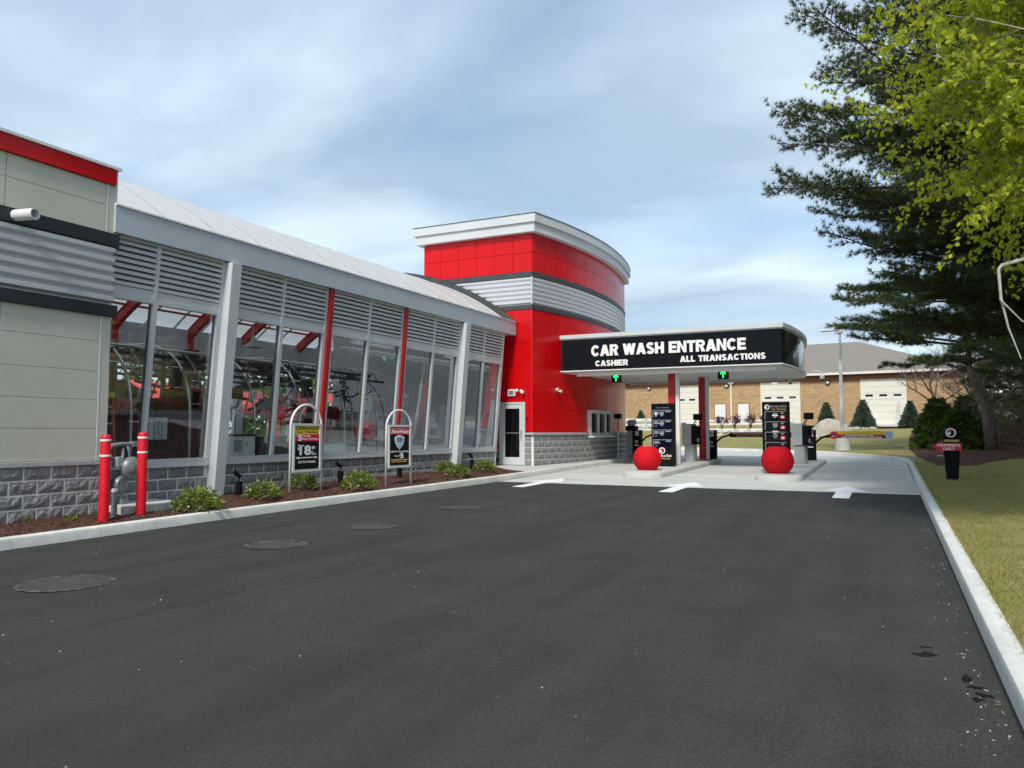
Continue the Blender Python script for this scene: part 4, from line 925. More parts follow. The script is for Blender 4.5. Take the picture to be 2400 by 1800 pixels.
for a in lin(0, 5.5, 8): sm_.tube([(0, 0, -.02), (.1*cos(a), .1*sin(a), .15), (.22*cos(a), .22*sin(a), .26)], .006, 4)
stem_me = sm_.mesh('stem'); stem_me.materials.append(bark)
shr = [(-10.25, 9.2, 1.0, 'largest leafy shrub, just right of the right bollard'), (-10.55, 10.95, .86, 'leafy shrub left of the yellow topped advert sign'), (-10.98, 12.55, .80, 'shaded shrub half behind the yellow topped advert sign'),
       (-10.15, 13.30, .98, 'rounded shrub between the two arched advert signs'), (-10.85, 18.1, .80, 'left one of the pair of shrubs right of the shield advert sign'), (-10.1, 17.5, .82, 'right one of the pair of shrubs, nearest the kerb'), (-10.3, 19.3, .85, 'last shrub of the bed, left of the white door')]
for q, (x, y, s, lab) in enumerate(shr):
    t = thing('shrub', lab, 'shrub', (x, y, mz(x, y)-.01), random.uniform(0, 6), 'leafy shrubs in the mulch bed'); t.scale = (s, s, s)
    for me, nm in ((SH[2*(q % 3)].data, 'foliage'), (SH[2*(q % 3)+1].data, 'flower'), (stem_me, 'stem')):
        o = bpy.data.objects.new(nm, me); col.objects.link(o); o.parent = t
        if nm == 'flower': o['kind'] = 'stuff'
for o in SH: bpy.data.objects.remove(o)
for q, (x, y) in enumerate([(-10.9, 5.9), (-10.95, 6.85), (-10.75, 7.35), (-10.35, 8.5)]):
    V, F = leaves(np.stack([rng.normal(0, .03, 22), rng.normal(0, .03, 22), np.zeros(22)], 1), np.stack([rng.normal(0, 1, 22), rng.normal(0, 1, 22), 1+rng.random(22)], 1), .10, .014)
    o = npmesh('sprout', V, F, shrub_m); o.location = (x, y, mz(x, y)); tag(o, ['small green sprout at the far left foot of the block wall', 'small green sprout in the mulch, second from the left', 'small green sprout just left of the left bollard', 'small sprout at the foot of the right bollard'][q], 'weed', 'sprouts in the mulch')
def spot(x, y, lab):
    t = thing('garden_spotlight', lab, 'lamp', (x, y, mz(x, y)-.02), group='black spotlights in the mulch bed')
    MB().lathe([(.062, 0), (.062, .27), (.05, .28)], seg=20).build('canister', blackmatt, t, smooth='auto'); MB().tube([(0, 0, .27), (0, 0, .38)], .012, 6).build('stem', blackmatt, t)
    MB().tube([(-.02, .06, .36), (-.06, -.07, .46)], [.032, .045], 12).build('head', blackmatt, t, smooth='auto'); MB().tube([(0, 0, .36), (.0, .07, .40), (-.02, .10, .42)], .008, 5).build('bracket', blackmatt, t)
for x, y, lab in [(-11.2, 11.0, 'black garden spotlight between the first silver column and the second shrub'), (-11.05, 13.85, 'black garden spotlight right of the yellow topped advert sign'), (-11.0, 16.1, 'black garden spotlight behind the right leg of the shield advert sign'), (-11.1, 20.0, 'black garden spotlight behind the last shrub near the door')]: spot(x, y, lab)
# arched advert signs (front = local -y)
def arch_sign(loc, rz, w, lab, z0, z1, top):
    t = thing('advert_sign', lab, 'sign', loc, rz, 'arched advert signs in the mulch bed'); hw = w/2
    pts = [(-hw, 0, -.1), (-hw, 0, top-hw)]+[(-hw*cos(a), 0, top-hw+hw*sin(a)) for a in lin(.15, pi-.15, 17)]+[(hw, 0, top-hw), (hw, 0, -.1)]
    MB().tube(pts, .024, 10).build('tube_frame', white, t, smooth=True)
    bw = hw-.045
    m = MB().box(-bw, -.04, z0, bw, .03, z0+.05).box(-bw, -.04, z1-.05, bw, .03, z1).box(-bw, -.04, z0+.05, -bw+.045, .03, z1-.05).box(bw-.045, -.04, z0+.05, bw, .03, z1-.05)
    bf = m.build('board_frame', silver, t); MB().box(-bw+.045, -.02, z0+.05, bw-.045, .02, z1-.05).build('board', pblack, t)
    for z in (z0+.15, z1-.15):
        for s in (-1, 1): MB().box(min(s*bw, s*hw), -.01, z, max(s*bw, s*hw), .01, z+.03).build('bracket', steel, t)
    return t, bw-.045
t, bw = arch_sign((-10.67, 12.27, .27), pi/2, .93, 'arched sign with yellow top, red band and a large white 18', .42, 1.40, 1.78)
yp = -.022; P0, P1 = .47, 1.35; ph_ = P1-P0
def fz(f): return P1-ph_*f
MB().box(-bw, yp, fz(.19), bw, -.019, P1-.002).build('yellow_panel', yellow, t); MB().box(-bw, yp, fz(.355), bw, -.019, fz(.19)-.001).build('red_panel', pred, t)
text('Unlimited', -bw*.9, fz(.09), bw*1.8, .072, yp, pblack, t, .002, .02); text('Car Washes', -bw*.8, fz(.165), bw*1.62, .05, yp, pblack, t, .002, .015)
text('$', -bw*.86, fz(.25), .045, .055, yp, pwhite, t, .002, .02); text('5', -bw*.72, fz(.345), .13, .125, yp, pwhite, t, .002, .05)
text('for the', -bw*.32, fz(.255), bw*.60, .045, yp, pwhite, t, .002, .02); text('first 30 Days', -bw*.32, fz(.335), bw*1.22, .05, yp, pwhite, t, .002, .02)
text('From', -bw*.72, fz(.475), bw*.50, .045, -.021, pwhite, t, .002, .02); text('$', -bw*.74, fz(.56), .05, .06, -.021, pwhite, t, .002, .03); text('18', -bw*.58, fz(.675), bw*.90, .20, -.021, pwhite, t, .002, .035)
text('99', bw*.38, fz(.55), .10, .07, -.021, pwhite, t, .002, .03); text('Per', bw*.36, fz(.625), .07, .035, -.021, pwhite, t, .002, .02); text('Month', bw*.36, fz(.67), .14, .035, -.021, pwhite, t, .002, .02)
MB().box(-bw*.86, yp, fz(.755), -bw*.56, -.019, fz(.71)).build('printed_badge', pwhite, t); MB().box(-bw*.5, yp, fz(.742), bw*.5, -.019, fz(.718)).build('printed_bar', pwhite, t); MB().box(bw*.56, yp, fz(.748), bw*.84, -.019, fz(.712)).build('printed_badge', pwhite, t)
text('Ask For Details', -bw*.7, fz(.855), bw*1.4, .05, -.021, pwhite, t, .002, .02)
t, bw = arch_sign((-10.14, 14.80, .30), pi/2-.12, .86, 'arched sign with red top and pale blue shield', .38, 1.36, 1.70)
P0, P1 = .43, 1.31; ph_ = P1-P0
MB().box(-bw, yp, fz(.20), bw, -.019, P1-.002).build('red_panel', pred, t); text('Introducing Our', -bw*.85, fz(.065), bw*1.6, .035, yp, pwhite, t, .002, .015); text('UltraWash', -bw*.92, fz(.165), bw*1.84, .085, yp, pwhite, t, .002, .03)
def shield(cx, cz, w, h): return [(cx-w*.5, cz+h*.34), (cx-w*.3, cz+h*.44), (cx, cz+h*.5), (cx+w*.3, cz+h*.44), (cx+w*.5, cz+h*.34), (cx+w*.46, cz+h*.02), (cx+w*.3, cz-h*.26), (cx, cz-h*.5), (cx-w*.3, cz-h*.26), (cx-w*.46, cz+h*.02)]
def shield_plate(cx, cz, w, h, y0, y1): return MB().plate(shield(cx, cz, w, h)[::-1], y0, y1)
sh = shield_plate(0, fz(.40), .33, .33, -.026, -.019).build('shield', pwhite, t); shield_plate(0, fz(.40), .28, .285, -.029, -.0262).build('shield_centre', pblue, sh)
for q in range(3): MB().box(-.10, -.0305, fz(.30)-q*.035, .10, -.0292, fz(.30)-q*.035+.016).build('shield_bar', pnavy, sh)
text('Add To Any Wash', -bw*.94, fz(.675), bw*1.88, .055, -.021, pwhite, t, .002, .03); text('Only', -bw*.5, fz(.78), bw*.42, .04, -.021, pwhite, t, .002, .02); text('$', -bw*.02, fz(.765), .035, .05, -.021, pwhite, t, .002, .02); text('5', bw*.08, fz(.815), .12, .12, -.021, pwhite, t, .002, .05)
text('Ceramic Protection', -bw*.84, fz(.87), bw*1.68, .038, -.021, yellow, t, .002, .02); text('High Gloss Shine', -bw*.76, fz(.925), bw*1.52, .038, -.021, yellow, t, .002, .02)

# ---------------------------------------------------------------- lane equipment
ZI = lambda y: G(y)+.15
def ball(x, y, r_, lab):
    t = thing('ball_bollard', lab, 'bollard', (x, y, ZI(y)), group='red ball bollards at the island noses'); pr = []
    for a in lin(-radians(54), radians(58), 20): pr.append((r_*cos(a), r_*.84+r_*1.0*sin(a)))
    z0 = pr[0][1]; pr = [(a, b-z0) for a, b in pr]; zt = pr[-1][1]; pr += [(pr[-1][0]*.93, zt+.012), (pr[-1][0]*.85, zt-.0)]
    MB().lathe(pr, seg=44).build('ball', redball, t, smooth='auto'); MB().lathe([(r_*.60, -.005), (r_*.60, .015)], seg=30).build('base', redflat, t)
ball(-6.40, 22.15, .41, 'red ball bollard on the nose of the left island'); ball(-2.72, 21.95, .425, 'red ball bollard on the nose of the right island')
def emblem(parent, cx, cz, r_, y):
    d = MB().lathe([(r_, -.004), (r_, .004)], (cx, y, cz), 28, 'y').build('emblem', pwhite, parent)
    def comma(sg, mat):
        P = []
        for a in lin(0, pi, 12): P.append((r_*.68*cos(a), r_*.68*sin(a)*sg))
        for a in lin(pi, 0, 8): P.append((-r_*.34+r_*.34*cos(a), r_*.30*sin(a)*sg*.9))
        for a in lin(pi, 2*pi, 8)[1:]: P.append((r_*.34+r_*.34*cos(a), r_*.30*sin(a)*sg*.9))
        P = [(p*cos(.5)-q*sin(.5), p*sin(.5)+q*cos(.5)) for p, q in P]
        MB().plate([(cx+p, cz+q+sg*.06*r_) for p, q in P], y-.0065, y-.0045).build('swirl', mat, d)
    comma(1, pred); comma(-1, pblack); return d
def menu(loc, rz, lab, style):
    t = thing('menu_board', lab, 'sign', loc, rz, 'black menu boards on the lane islands')
    if style == 0:
        MB().box(-.36, -.12, 0, .36, .14, 1.99).build('cabinet', blackmatt, t, bevel=.012); MB().box(-.31, -.128, .62, .31, -.121, 1.93).build('display', pnavy, t)
        text('Wash Specials', -.2, 1.83, .42, .045, -.13, pgrey, t, .002, .01); zz_ = [1.78, 1.47, 1.16, .85]
    else:
        MB().box(-.39, -.10, .28, .39, .10, 1.99).build('cabinet', blackmatt, t, bevel=.012); MB().box(-.12, -.07, 0, .12, .07, .28).build('leg', greybox, t); MB().box(-.30, -.05, -.0, -.16, .05, .28).build('leg', white, t); MB().box(.16, -.05, -.0, .30, .05, .28).build('leg', white, t)
        emblem(t, -.24, 1.83, .075, -.106); text('Scrub-a-Dub', -.14, 1.82, .46, .07, -.102, pgrey, t, .002, .02); text('Car Washes', -.12, 1.75, .42, .04, -.102, porange, t, .002, .015); zz_ = [1.71, 1.40, 1.09, .78]
    yb = -.129 if style == 0 else -.101
    for q, z in enumerate(zz_):
        c1 = pgrey
        m = MB().box(-.31, yb-.004, z-.018, .30, yb, z).box(-.31, yb-.004, z-.25, -.292, yb, z-.018); m.build('price_frame', c1, t)
        m = MB().box(-.27, yb-.004, z-.085, -.12, yb, z-.05).box(-.27, yb-.004, z-.13, -.10+.02*(q % 2), yb, z-.095).box(-.23, yb-.004, z-.21, -.18, yb, z-.18); m.build('printed_name', pwhite if style else pgrey, t)
        if q < 3: MB().box(-.08, yb-.004, z-.07, .06, yb, z-.05).box(-.08, yb-.004, z-.15, .05, yb, z-.08).box(-.06, yb-.004, z-.19, .03, yb, z-.165).build('printed_list', pgrey, t)
        if style:
            MB().lathe([(.078, -.003), (.078, .0)], (0, 0, 0), 20, 'y').build('price_badge', porange, t); o = t.children[-1]; o.location = (.19, yb-.003, z-.06); o.scale = (1, 1, .55)
            o2 = MB().lathe([(.045, -.006), (.045, -.003)], seg=14, axis='y').build('badge_centre', pbrown, o)
            MB().box(.13, yb-.004, z-.235, .27, yb, z-.125).build('price_tile', pred, t); text(['18', '15', '12', '9'][q] if False else '$', .15, z-.215, .10, .07, yb-.005, pwhite, t, .001, .03, name='price_sign')
        else: MB().box(.10, yb-.004, z-.07, .27, yb, z-.035).build('printed_price', pgrey, t)
        if style == 0 and q == 0: shield_plate(-.2, z-.13, .09, .13, yb-.006, yb-.001).build('printed_shield', pblue, t)
    if style == 0:
        emblem(t, -.02, .50, .10, -.126); text('Scrub-a-Dub', -.22, .30, .50, .085, -.122, pwhite, t, .002, .02); text('Car Washes', -.20, .225, .44, .05, -.122, porange, t, .002, .02)
    return t
menu((-6.42, 24.10, ZI(24.1)), 0, 'black menu board with dark blue panels beside the red canopy column', 0)
menu((-3.02, 24.25, ZI(24.2)), 0, 'black menu board with orange badges and red price tiles on the right island', 1)
def paybox(loc, rz, lab):
    t = thing('pay_station', lab, 'pay station', loc, rz, 'grey pay stations on the lane islands')
    MB().box(-.17, -.15, 0, .17, .15, .60).build('pedestal', greybox, t, bevel=.01); MB().box(-.24, -.2, .60, .12, .22, 1.33).build('cabinet', greybox, t, bevel=.02)
    MB().box(.121, -.2, .60, .30, .22, 1.25).build('front_panel', blackmatt, t, bevel=.02); MB().box(.301, -.12, .95, .305, .12, 1.15).build('screen', pnavy, t); MB().box(.301, -.12, .70, .312, .05, .82).build('card_slot', greybox, t)
    MB().tube([(.1, .05, 1.33), (.2, .05, 1.45)], .02, 8).build('neck', blackmatt, t); MB().cbox((.26, .05, 1.57), (.26, .22, .22)).build('sun_hood', blackmatt, t, bevel=.01); MB().box(.0, -.1, 1.25, .0+.001, 0, 1.3).build('seam', dark, t)
    MB().box(-.36, -.02, 1.26, -.18, .0, 1.38).build('sign_tab', white, t)
paybox((-6.32, 27.4, ZI(27.4)), -.25, 'grey pay station between the two red canopy columns'); paybox((-2.62, 27.2, ZI(27.2)), -.25, 'grey pay station right of the menu board with orange badges')
def gate(loc, lab, board, L0=.62):
    t = thing('barrier_gate', lab, 'barrier', loc, 0, 'barrier gates at the lane ends')
    MB().box(-.17, -.16, 0, .17, .16, .86).build('cabinet', blackmatt, t, bevel=.015)
    m = MB().box(-.17, -.16, .86, -.10, .16, 1.05).box(.10, -.16, .86, .17, .16, 1.05).box(-.17, -.16, 1.05, .17, .16, 1.09); m.build('hood', blackmatt, t, bevel=.01)
    MB().box(-.09, -.02, .87, .09, .02, 1.04).build('notice', pwhite, t); emblem(t, 0, .62, .06, -.166); MB().box(-.09, -.165, .46, .09, -.161, .50).build('printed_name', pwhite, t)
    ar = MB().tube([(.15, 0, .62), (.35, -.02, .80), (.62, -.02, .90), (.85, -.02, .91)], .035, 8).build('arm', blackmatt, t, smooth=True)
    if board == 1:
        bd = MB().box(.66, -.03, .80, 2.62, .0, 1.02).build('arm_board', pblack, t)
        MB().box(.80, -.036, .925, 2.40, -.031, 1.045).build('yellow_strip', yellow, bd); MB().box(.90, -.036, .862, 2.42, -.031, .922).build('red_strip', pred, bd)
        MB().box(1.15, -.04, .872, 2.05, -.0365, .905).build('printed_line', pwhite, bd); m = MB()
        for a, b in ((1.0, 1.2), (1.22, 1.5), (1.53, 1.85), (1.88, 2.05), (2.08, 2.3)): m.box(a, -.036, .815, b, -.031, .85)
        m.build('printed_line', pwhite, bd); m = MB()
        MB().lathe([(.135, -.040), (.135, -.0)], (.78, 0, .90), 24, 'y').build('price_badge', pred, bd); text('$5', .70, .85, .15, .09, -.041, pwhite, bd, .002, .03)
        s_ = shield_plate(2.52, .90, .28, .32, -.045, -.0).build('shield', pwhite, bd); shield_plate(2.52, .90, .23, .27, -.05, -.0455).build('shield_centre', pblue, s_)
    elif board == 2:
        bd = MB().box(.66, -.03, .82, 2.9, .0, 1.0).build('arm_board', pblack, t); MB().box(.75, -.036, .93, 2.8, -.031, .985).build('brown_strip', pbrown, bd); MB().box(.75, -.036, .895, 2.8, -.031, .925).build('red_strip', pred, bd); m = MB()
        for a, b in ((.9, 1.0), (1.02, 1.4), (1.45, 1.75), (1.8, 1.9), (1.95, 2.15), (2.2, 2.7)): m.box(a, -.036, .84, b, -.031, .872)
        m.build('printed_line', pgrey, bd)
    else:
        MB().lathe([(.04, -.08), (.085, 0), (.04, .08)], (.86, -.02, .91), 14, 'x').build('arm_tip', blackmatt, t, smooth=True)
gate((-2.50, 29.5, ZI(29.5)), 'barrier gate with yellow and red arm board and blue shield', 1)
gate((-5.98, 29.4, ZI(29.4)), 'barrier gate with dark brown arm board on the left island', 2)
gate((-9.02, 29.9, ZI(29.9)), 'barrier gate nearest the tower with a short black arm', 0)
t = thing('pay_station', 'grey pay station on the walk beside the far end of the tower', 'pay station', (-9.36, 30.3, ZI(30.3)), group='grey pay stations on the lane islands'); MB().box(-.2, -.2, 0, .2, .2, 1.05).build('pedestal', greybox, t, bevel=.02); MB().box(-.22, -.22, 1.05, .2, .2, 1.25).build('cabinet', blackmatt, t, bevel=.02); MB().cbox((-.02, 0, 1.38), (.32, .3, .22), 0, .2).build('head', greybox, t, bevel=.04)
t = thing('post_camera', 'black boxed reader on a thin pole beside the tower wall', 'camera', (-9.60, 29.2, ZI(29.2))); MB().tube([(0, 0, 0), (0, 0, 1.05)], .02, 8).build('pole', white, t); MB().tube([(0, 0, 1.05), (0, 0, 1.56)], .022, 8).build('pole', blackmatt, t); MB().box(-.13, -.1, 1.54, .13, .1, 1.74).build('housing', blackmatt, t, bevel=.01)
# green lane lights
def lane_light(x, lab):
    y = CY0+.45
    t = thing('lane_light', lab, 'signal', (x, y, 3.18), group='green arrow lights under the canopy'); MB().box(-.165, -.06, 0, .165, .06, .34).build('housing', blackmatt, t, bevel=.01); MB().box(-.02, -.02, .34, .02, .02, .38).build('hanger', blackmatt, t)
    m = MB(); m.plate([(-.018, .04), (.018, .04), (.018, .20), (.075, .155), (.095, .185), (0, .285), (-.095, .185), (-.075, .155), (-.018, .20)], -.068, -.062); m.build('arrow', green_em, t)
lane_light(-8.28, 'green arrow light under CASHIER on the canopy'); lane_light(-4.70, 'green arrow light under ALL TRANSACTIONS on the canopy')
def dome(loc, lab, arm):
    t = thing('dome_camera', lab, 'camera', loc, group='dome cameras on the canopy'); MB().tube([(-.45, 0, .28), (-.2, 0, .30), (0, 0, .26), (0, 0, .12)] if arm else [(0, 0, .2), (0, 0, .05)], .02, 8).build('bracket', white, t, smooth=True)
    MB().lathe([(.03, .16), (.08, .12), (.085, .02), (.07, 0)], seg=18).build('housing', white, t, smooth='auto'); MB().lathe([(.0, -.065), (.04, -.05), (.062, 0)], seg=16).build('dome', pblack, t, smooth='auto')
dome((-2.05, 29.2, 3.36), 'white dome camera on a gooseneck at the right end of the canopy', True); dome((-3.3, 30.9, 3.36), 'white dome camera under the rear edge of the canopy', False)
# members only sign
t = thing('members_sign', 'black post sign with emblem and red MEMBERS ONLY arrow on the lawn', 'sign', (1.37, 21.5, lawn(1.37, 21.5)-.02), .02)
MB().add([(-.125, -.05, 0), (.125, -.05, 0), (.125, .05, 0), (-.125, .05, 0), (-.185, -.06, .95), (.185, -.06, .95), (.185, .06, .95), (-.185, .06, .95)], [(0, 3, 2, 1), (4, 5, 6, 7), (0, 1, 5, 4), (1, 2, 6, 5), (2, 3, 7, 6), (3, 0, 4, 7)]).build('post', blackmatt, t, bevel=.006)
pts = [(-.185, .952), (.185, .952)]+[(.185*cos(a), 1.12+.185*sin(a)) for a in lin(0, pi, 15)]; MB().plate(pts, -.06, .06).build('head', blackmatt, t)
emblem(t, -.01, 1.155, .115, -.066); MB().box(-.165, -.066, .935, .165, -.061, .985).build('yellow_bar', M('print_dull_yellow', (.55, .42, .12)), t)
ar = MB().plate([(-.44, .81), (-.19, .66), (-.19, .72), (.21, .72), (.21, .90), (-.19, .90), (-.19, .96)], -.085, -.065).build('arrow', pred, t)
text('MEMBERS', -.31, .82, .49, .065, -.086, pwhite, ar, .002, .03); text('ONLY', -.19, .73, .26, .07, -.086, pwhite, ar, .002, .03)
# lamp pole
t = thing('street_lamp', 'tall grey light pole on a round concrete base', 'street lamp', (-2.02, 40.9, G(40.9)+.1)); MB().lathe([(.36, -.2), (.36, .74), (.34, .76)], seg=28).build('base', conc, t, smooth='auto'); MB().box(-.13, -.13, .76, .13, .13, .80).build('flange', silver, t)
MB().add([(-.09, -.09, .8), (.09, -.09, .8), (.09, .09, .8), (-.09, .09, .8), (-.06, -.06, 5.75), (.06, -.06, 5.75), (.06, .06, 5.75), (-.06, .06, 5.75)], [(0, 3, 2, 1), (4, 5, 6, 7), (0, 1, 5, 4), (1, 2, 6, 5), (2, 3, 7, 6), (3, 0, 4, 7)]).build('pole', silver, t, bevel=.02)
h = MB().cbox((-.45, 0, 5.92), (.85, .34, .07), 0).build('lamp_head', silver, t, bevel=.02); MB().box(-.25, -.14, 5.75, .14, .14, 5.88).build('bracket', silver, t, bevel=.02); MB().box(-.8, -.14, 5.875, -.2, .14, 5.884).build('lens', lampw, h)
# boulders and small stones
def rock_mesh(name, sx, sy, sz, seed, n=14, mseg=9):
    rr = random.Random(seed); m = MB(); P = {}
    off = [(rr.uniform(0, 9), rr.uniform(0, 9)) for _ in range(4)]
    for j in range(mseg+1):
        a = (pi/2)*j/mseg
        for i in range(n):
            b = 2*pi*i/n; k = 1+.13*sin(3*b+off[0][0])+.08*sin(5*b+off[1][0]+3*a)+rr.uniform(-.03, .03)
            m.v.append((sx*cos(a)**.7*cos(b)*k, sy*cos(a)**.7*sin(b)*k, sz*sin(a)*(1+.08*sin(2*b+off[2][0]))))
    for j in range(mseg):
        for i in range(n): m.f.append((j*n+i, j*n+(i+1) % n, (j+1)*n+(i+1) % n, (j+1)*n+i))
    return m
def boulder(loc, sx, sy, sz, seed, lab, rz=0): o = rock_mesh('boulder', sx, sy, sz, seed).build('boulder', rock, smooth=True); o.location = loc; o.rotation_euler = (0, 0, rz); tag(o, lab, 'boulder', 'pale boulders on the bank'); return o
boulder((-3.4, 54.2, lawn(-3.4, 54.2)+.05), 1.25, .9, 1.08, 3, 'large humped pale boulder behind the lamp pole', .3); boulder((-2.35, 54.3, lawn(-2.35, 54.3)-.1), .85, .6, .45, 5, 'low pale boulder just right of the humped one', .1)
boulder((-4.35, 53.7, lawn(-4.35, 53.7)-.1), .8, .6, .42, 8, 'low pale boulder just left of the humped one', 1)
for q, (x, y, s) in enumerate([(-2.6, 65.0, .22), (-2.1, 65.2, .28), (-1.6, 65.0, .22), (-1.1, 65.3, .25), (2.3, 66.5, .3), (.75, 30.5, .10), (1.75, 33.5, .12)]):
    boulder((x, y, lawn(x, y)), s*1.3, s, s*.7, 20+q, ['small white stone left of the middle spruce foot', 'white stone under the middle spruce, left side', 'white stone under the middle spruce, right side', 'white stone between the middle spruce and the ramp', 'white stone right of the right spruce', 'tiny stone at the edge of the dark mulch', 'pale stone in the dark mulch left of the arrow sign'][q])
t = thing('stepping_stone', 'flat pale slab lying in the lawn near the dark mulch', 'stone', (.35, 44.0, lawn(.35, 44.0)+.02)); MB().cbox((0, 0, 0), (.55, .3, .06), .3).build('slab', conc, t)

# ---------------------------------------------------------------- pale stone retaining wall
t = thing('retaining_wall', 'pale stone block retaining wall below the tan building', 'wall', (-15, 57, .5))
def stone_me(seed, L, H, Dp):
    rr = random.Random(seed); m = MB(); nx, nz = 6, 4
    for j in range(nz):
        for i in range(nx):
            e = i in (0, nx-1) or j in (0, nz-1); m.v.append((L*i/(nx-1), (.06 if e else -rr.uniform(.0, .09)), H*j/(nz-1)))
    for j in range(nz-1):
        for i in range(nx-1): a = j*nx+i; m.f.append((a, a+1, a+nx+1, a+nx))
    n = len(m.v); m.v += [(0, Dp, 0), (L, Dp, 0), (L, Dp, H), (0, Dp, H)]; m.f += [(0, n, n+1, nx-1), (nx-1, n+1, n+2, nz*nx-1), (nz*nx-1, n+2, n+3, (nz-1)*nx), ((nz-1)*nx, n+3, n, 0)]
    me = m.mesh('stone_block'); me.materials.append(whitestone); return me
SM = [stone_me(s, .98, .385, .6) for s in range(4)]
for r_ in range(5):
    z = 1.75-.40*(r_+1)+(.0); x = -26+.5*(r_ % 2)
    while x < (-8.0 if r_ == 0 else -8.6 if r_ == 1 else -10.5 if r_ == 2 else -12.5):
        y = 57+(-8-x)*.125; inst(random.choice(SM), 'stone_block', whitestone, t, (x+15, y-57-.05*(4-r_)*-.6, z-.5), -.124); x += 1.0
for r_ in range(2):
    x = -26.
    while x < -15: inst(random.choice(SM), 'stone_block', whitestone, t, (x+15, 57.6+(-8-x)*.125-57, 1.75-.5+.40*r_), -.124); x += 1.0
t = thing('guard_rail', 'low white rail in front of the tan building', 'railing', (-14, 66, 1.8)); 
for z in (.55, .28): MB().box(-14, -.04, z, 7.2, .04, z+.16).build('rail', white, t)
for q in range(12): MB().box(-13.8+q*1.85, .05, 0, -13.68+q*1.85, .15, .75).build('post', silver, t)
t.rotation_euler = (0, 0, -.124)
# ---------------------------------------------------------------- tan building
BA = Vector((-.358, 71.162, 0)); BR = -math.atan2(.1236, .9923)
tb = thing('tan_building', 'long tan block building with grey hip roof and cream overhead doors', 'building', (BA.x, BA.y, 2.0), BR)
# local x along the wall (right positive), wall face at y=0
MB().box(-34, .02, -1.6, 6.05, 22, 3.86).build('wall', tan, tb)
MB().box(-34, -.02, 3.862, 6.08, .05, 4.0).build('band', redbr, tb); MB().box(-34, .0, 4.002, 6.07, .05, 4.25).build('band', redbr, tb); MB().box(-34, -.06, 4.252, 6.12, .05, 4.42).build('band', browntrim, tb)
e = .45; ez, rz_, rd = 4.47, 8.35, 11
m = MB(); m.add([(-36, -e, ez), (6.05+e, -e, ez), (6.05+e, 22+e, ez), (-36, 22+e, ez), (-36, rd, rz_), (-3.4, rd, rz_)], [(0, 1, 5, 4), (1, 2, 5), (2, 3, 4, 5), (3, 0, 4), (3, 2, 1, 0)]); m.build('roof', shingle, tb)
MB().box(-36, -e-.14, ez-.10, 6.05+e+.12, -e, ez+.10).build('gutter', cream, tb); MB().box(6.05+e, -e, ez-.10, 6.05+e+.12, 22, ez+.10).build('gutter', cream, tb); MB().box(-36, -e, ez-.14, 6.05+e, .0, ez-.1).build('soffit', browntrim, tb)
def ohdoor(x0, x1, z0, z1, wins):
    f = MB().box(x0-.12, -.03, z0, x0, .06, z1+.12).box(x1, -.03, z0, x1+.12, .06, z1+.12).box(x0, -.03, z1, x1, .06, z1+.12).build('overhead_door', cream, tb)
    k = int(round((z1-z0)/.56)); hh = (z1-z0)/k
    for q in range(k): MB().box(x0, -.012, z0+q*hh+.008, x1, .03, z0+(q+1)*hh-.008).build('door_panel', cream, f)
    for q in range(wins):
        cx_ = x0+(x1-x0)*(q+.5)/wins; zc = z0+(z1-z0)*.66; MB().box(cx_-.3, -.02, zc-.09, cx_+.3, -.013, zc+.10).build('door_window', dglass, f)
        MB().box(cx_-.34, -.018, zc-.13, cx_+.34, -.0125, zc+.14).build('window_frame', pwhite, f)
for x0, x1 in ((-1.55, 1.70), (-9.9, -6.7), (-18.0, -14.9)): ohdoor(x0, x1, .1, 3.80, 3)
for x0 in (-14.25, -12.10): d_ = MB().box(x0, -.03, .25, x0+1.0, .04, 2.05).build('side_door', white, tb); MB().box(x0-.06, -.01, .25, x0, .04, 2.11).box(x0+1.0, -.01, .25, x0+1.06, .04, 2.11).box(x0, -.01, 2.05, x0+1.0, .04, 2.11).build('door_frame', browntrim, d_)
for x0 in (-12.75, 6.0): MB().box(x0, -.14, .2, x0+.13, -.0, 4.3).build('downpipe', cream, tb)
MB().box(-12.95, -.2, 3.9, -12.45, -.03, 4.3).build('hopper', cream, tb)
for q, x0 in enumerate((-4.25, -13.1, -20.8)):
    t = thing('wall_lamp', ['white wall lamp between the two right overhead doors of the tan building', 'white wall lamp beside the downpipe of the tan building', 'white wall lamp on the tan building left of the black menu board'][q], 'lamp', tb.matrix_world @ Vector((0, 0, 0)), group='wall lamps on the tan building')
    v = Matrix.Rotation(BR, 4, 'Z') @ Vector((x0, -.02, 3.82-2+2.0)); t.location = (BA.x+v.x, BA.y+v.y, 2.0+3.75); t.rotation_euler = (0, 0, BR)
    MB().box(-.17, -.14, -.12, .17, 0, .12).build('housing', blackmatt, t, bevel=.02); MB().box(-.12, -.147, -.08, .12, -.141, .08).build('lens', lampw, t)
m = MB(); m.box(-1.9, -3.2, -.55, 2.1, -.0, .08); MBo = m.build('ramp', conc, tb, bevel=.1)
for sx in (-1.35, 1.55): MB().tube([(sx, -2.6, -.1), (sx, -2.6, .95), (sx+.3*(1 if sx < 0 else -1), -.4, 2.0)], .03, 6).build('hand_rail', greybox, tb)

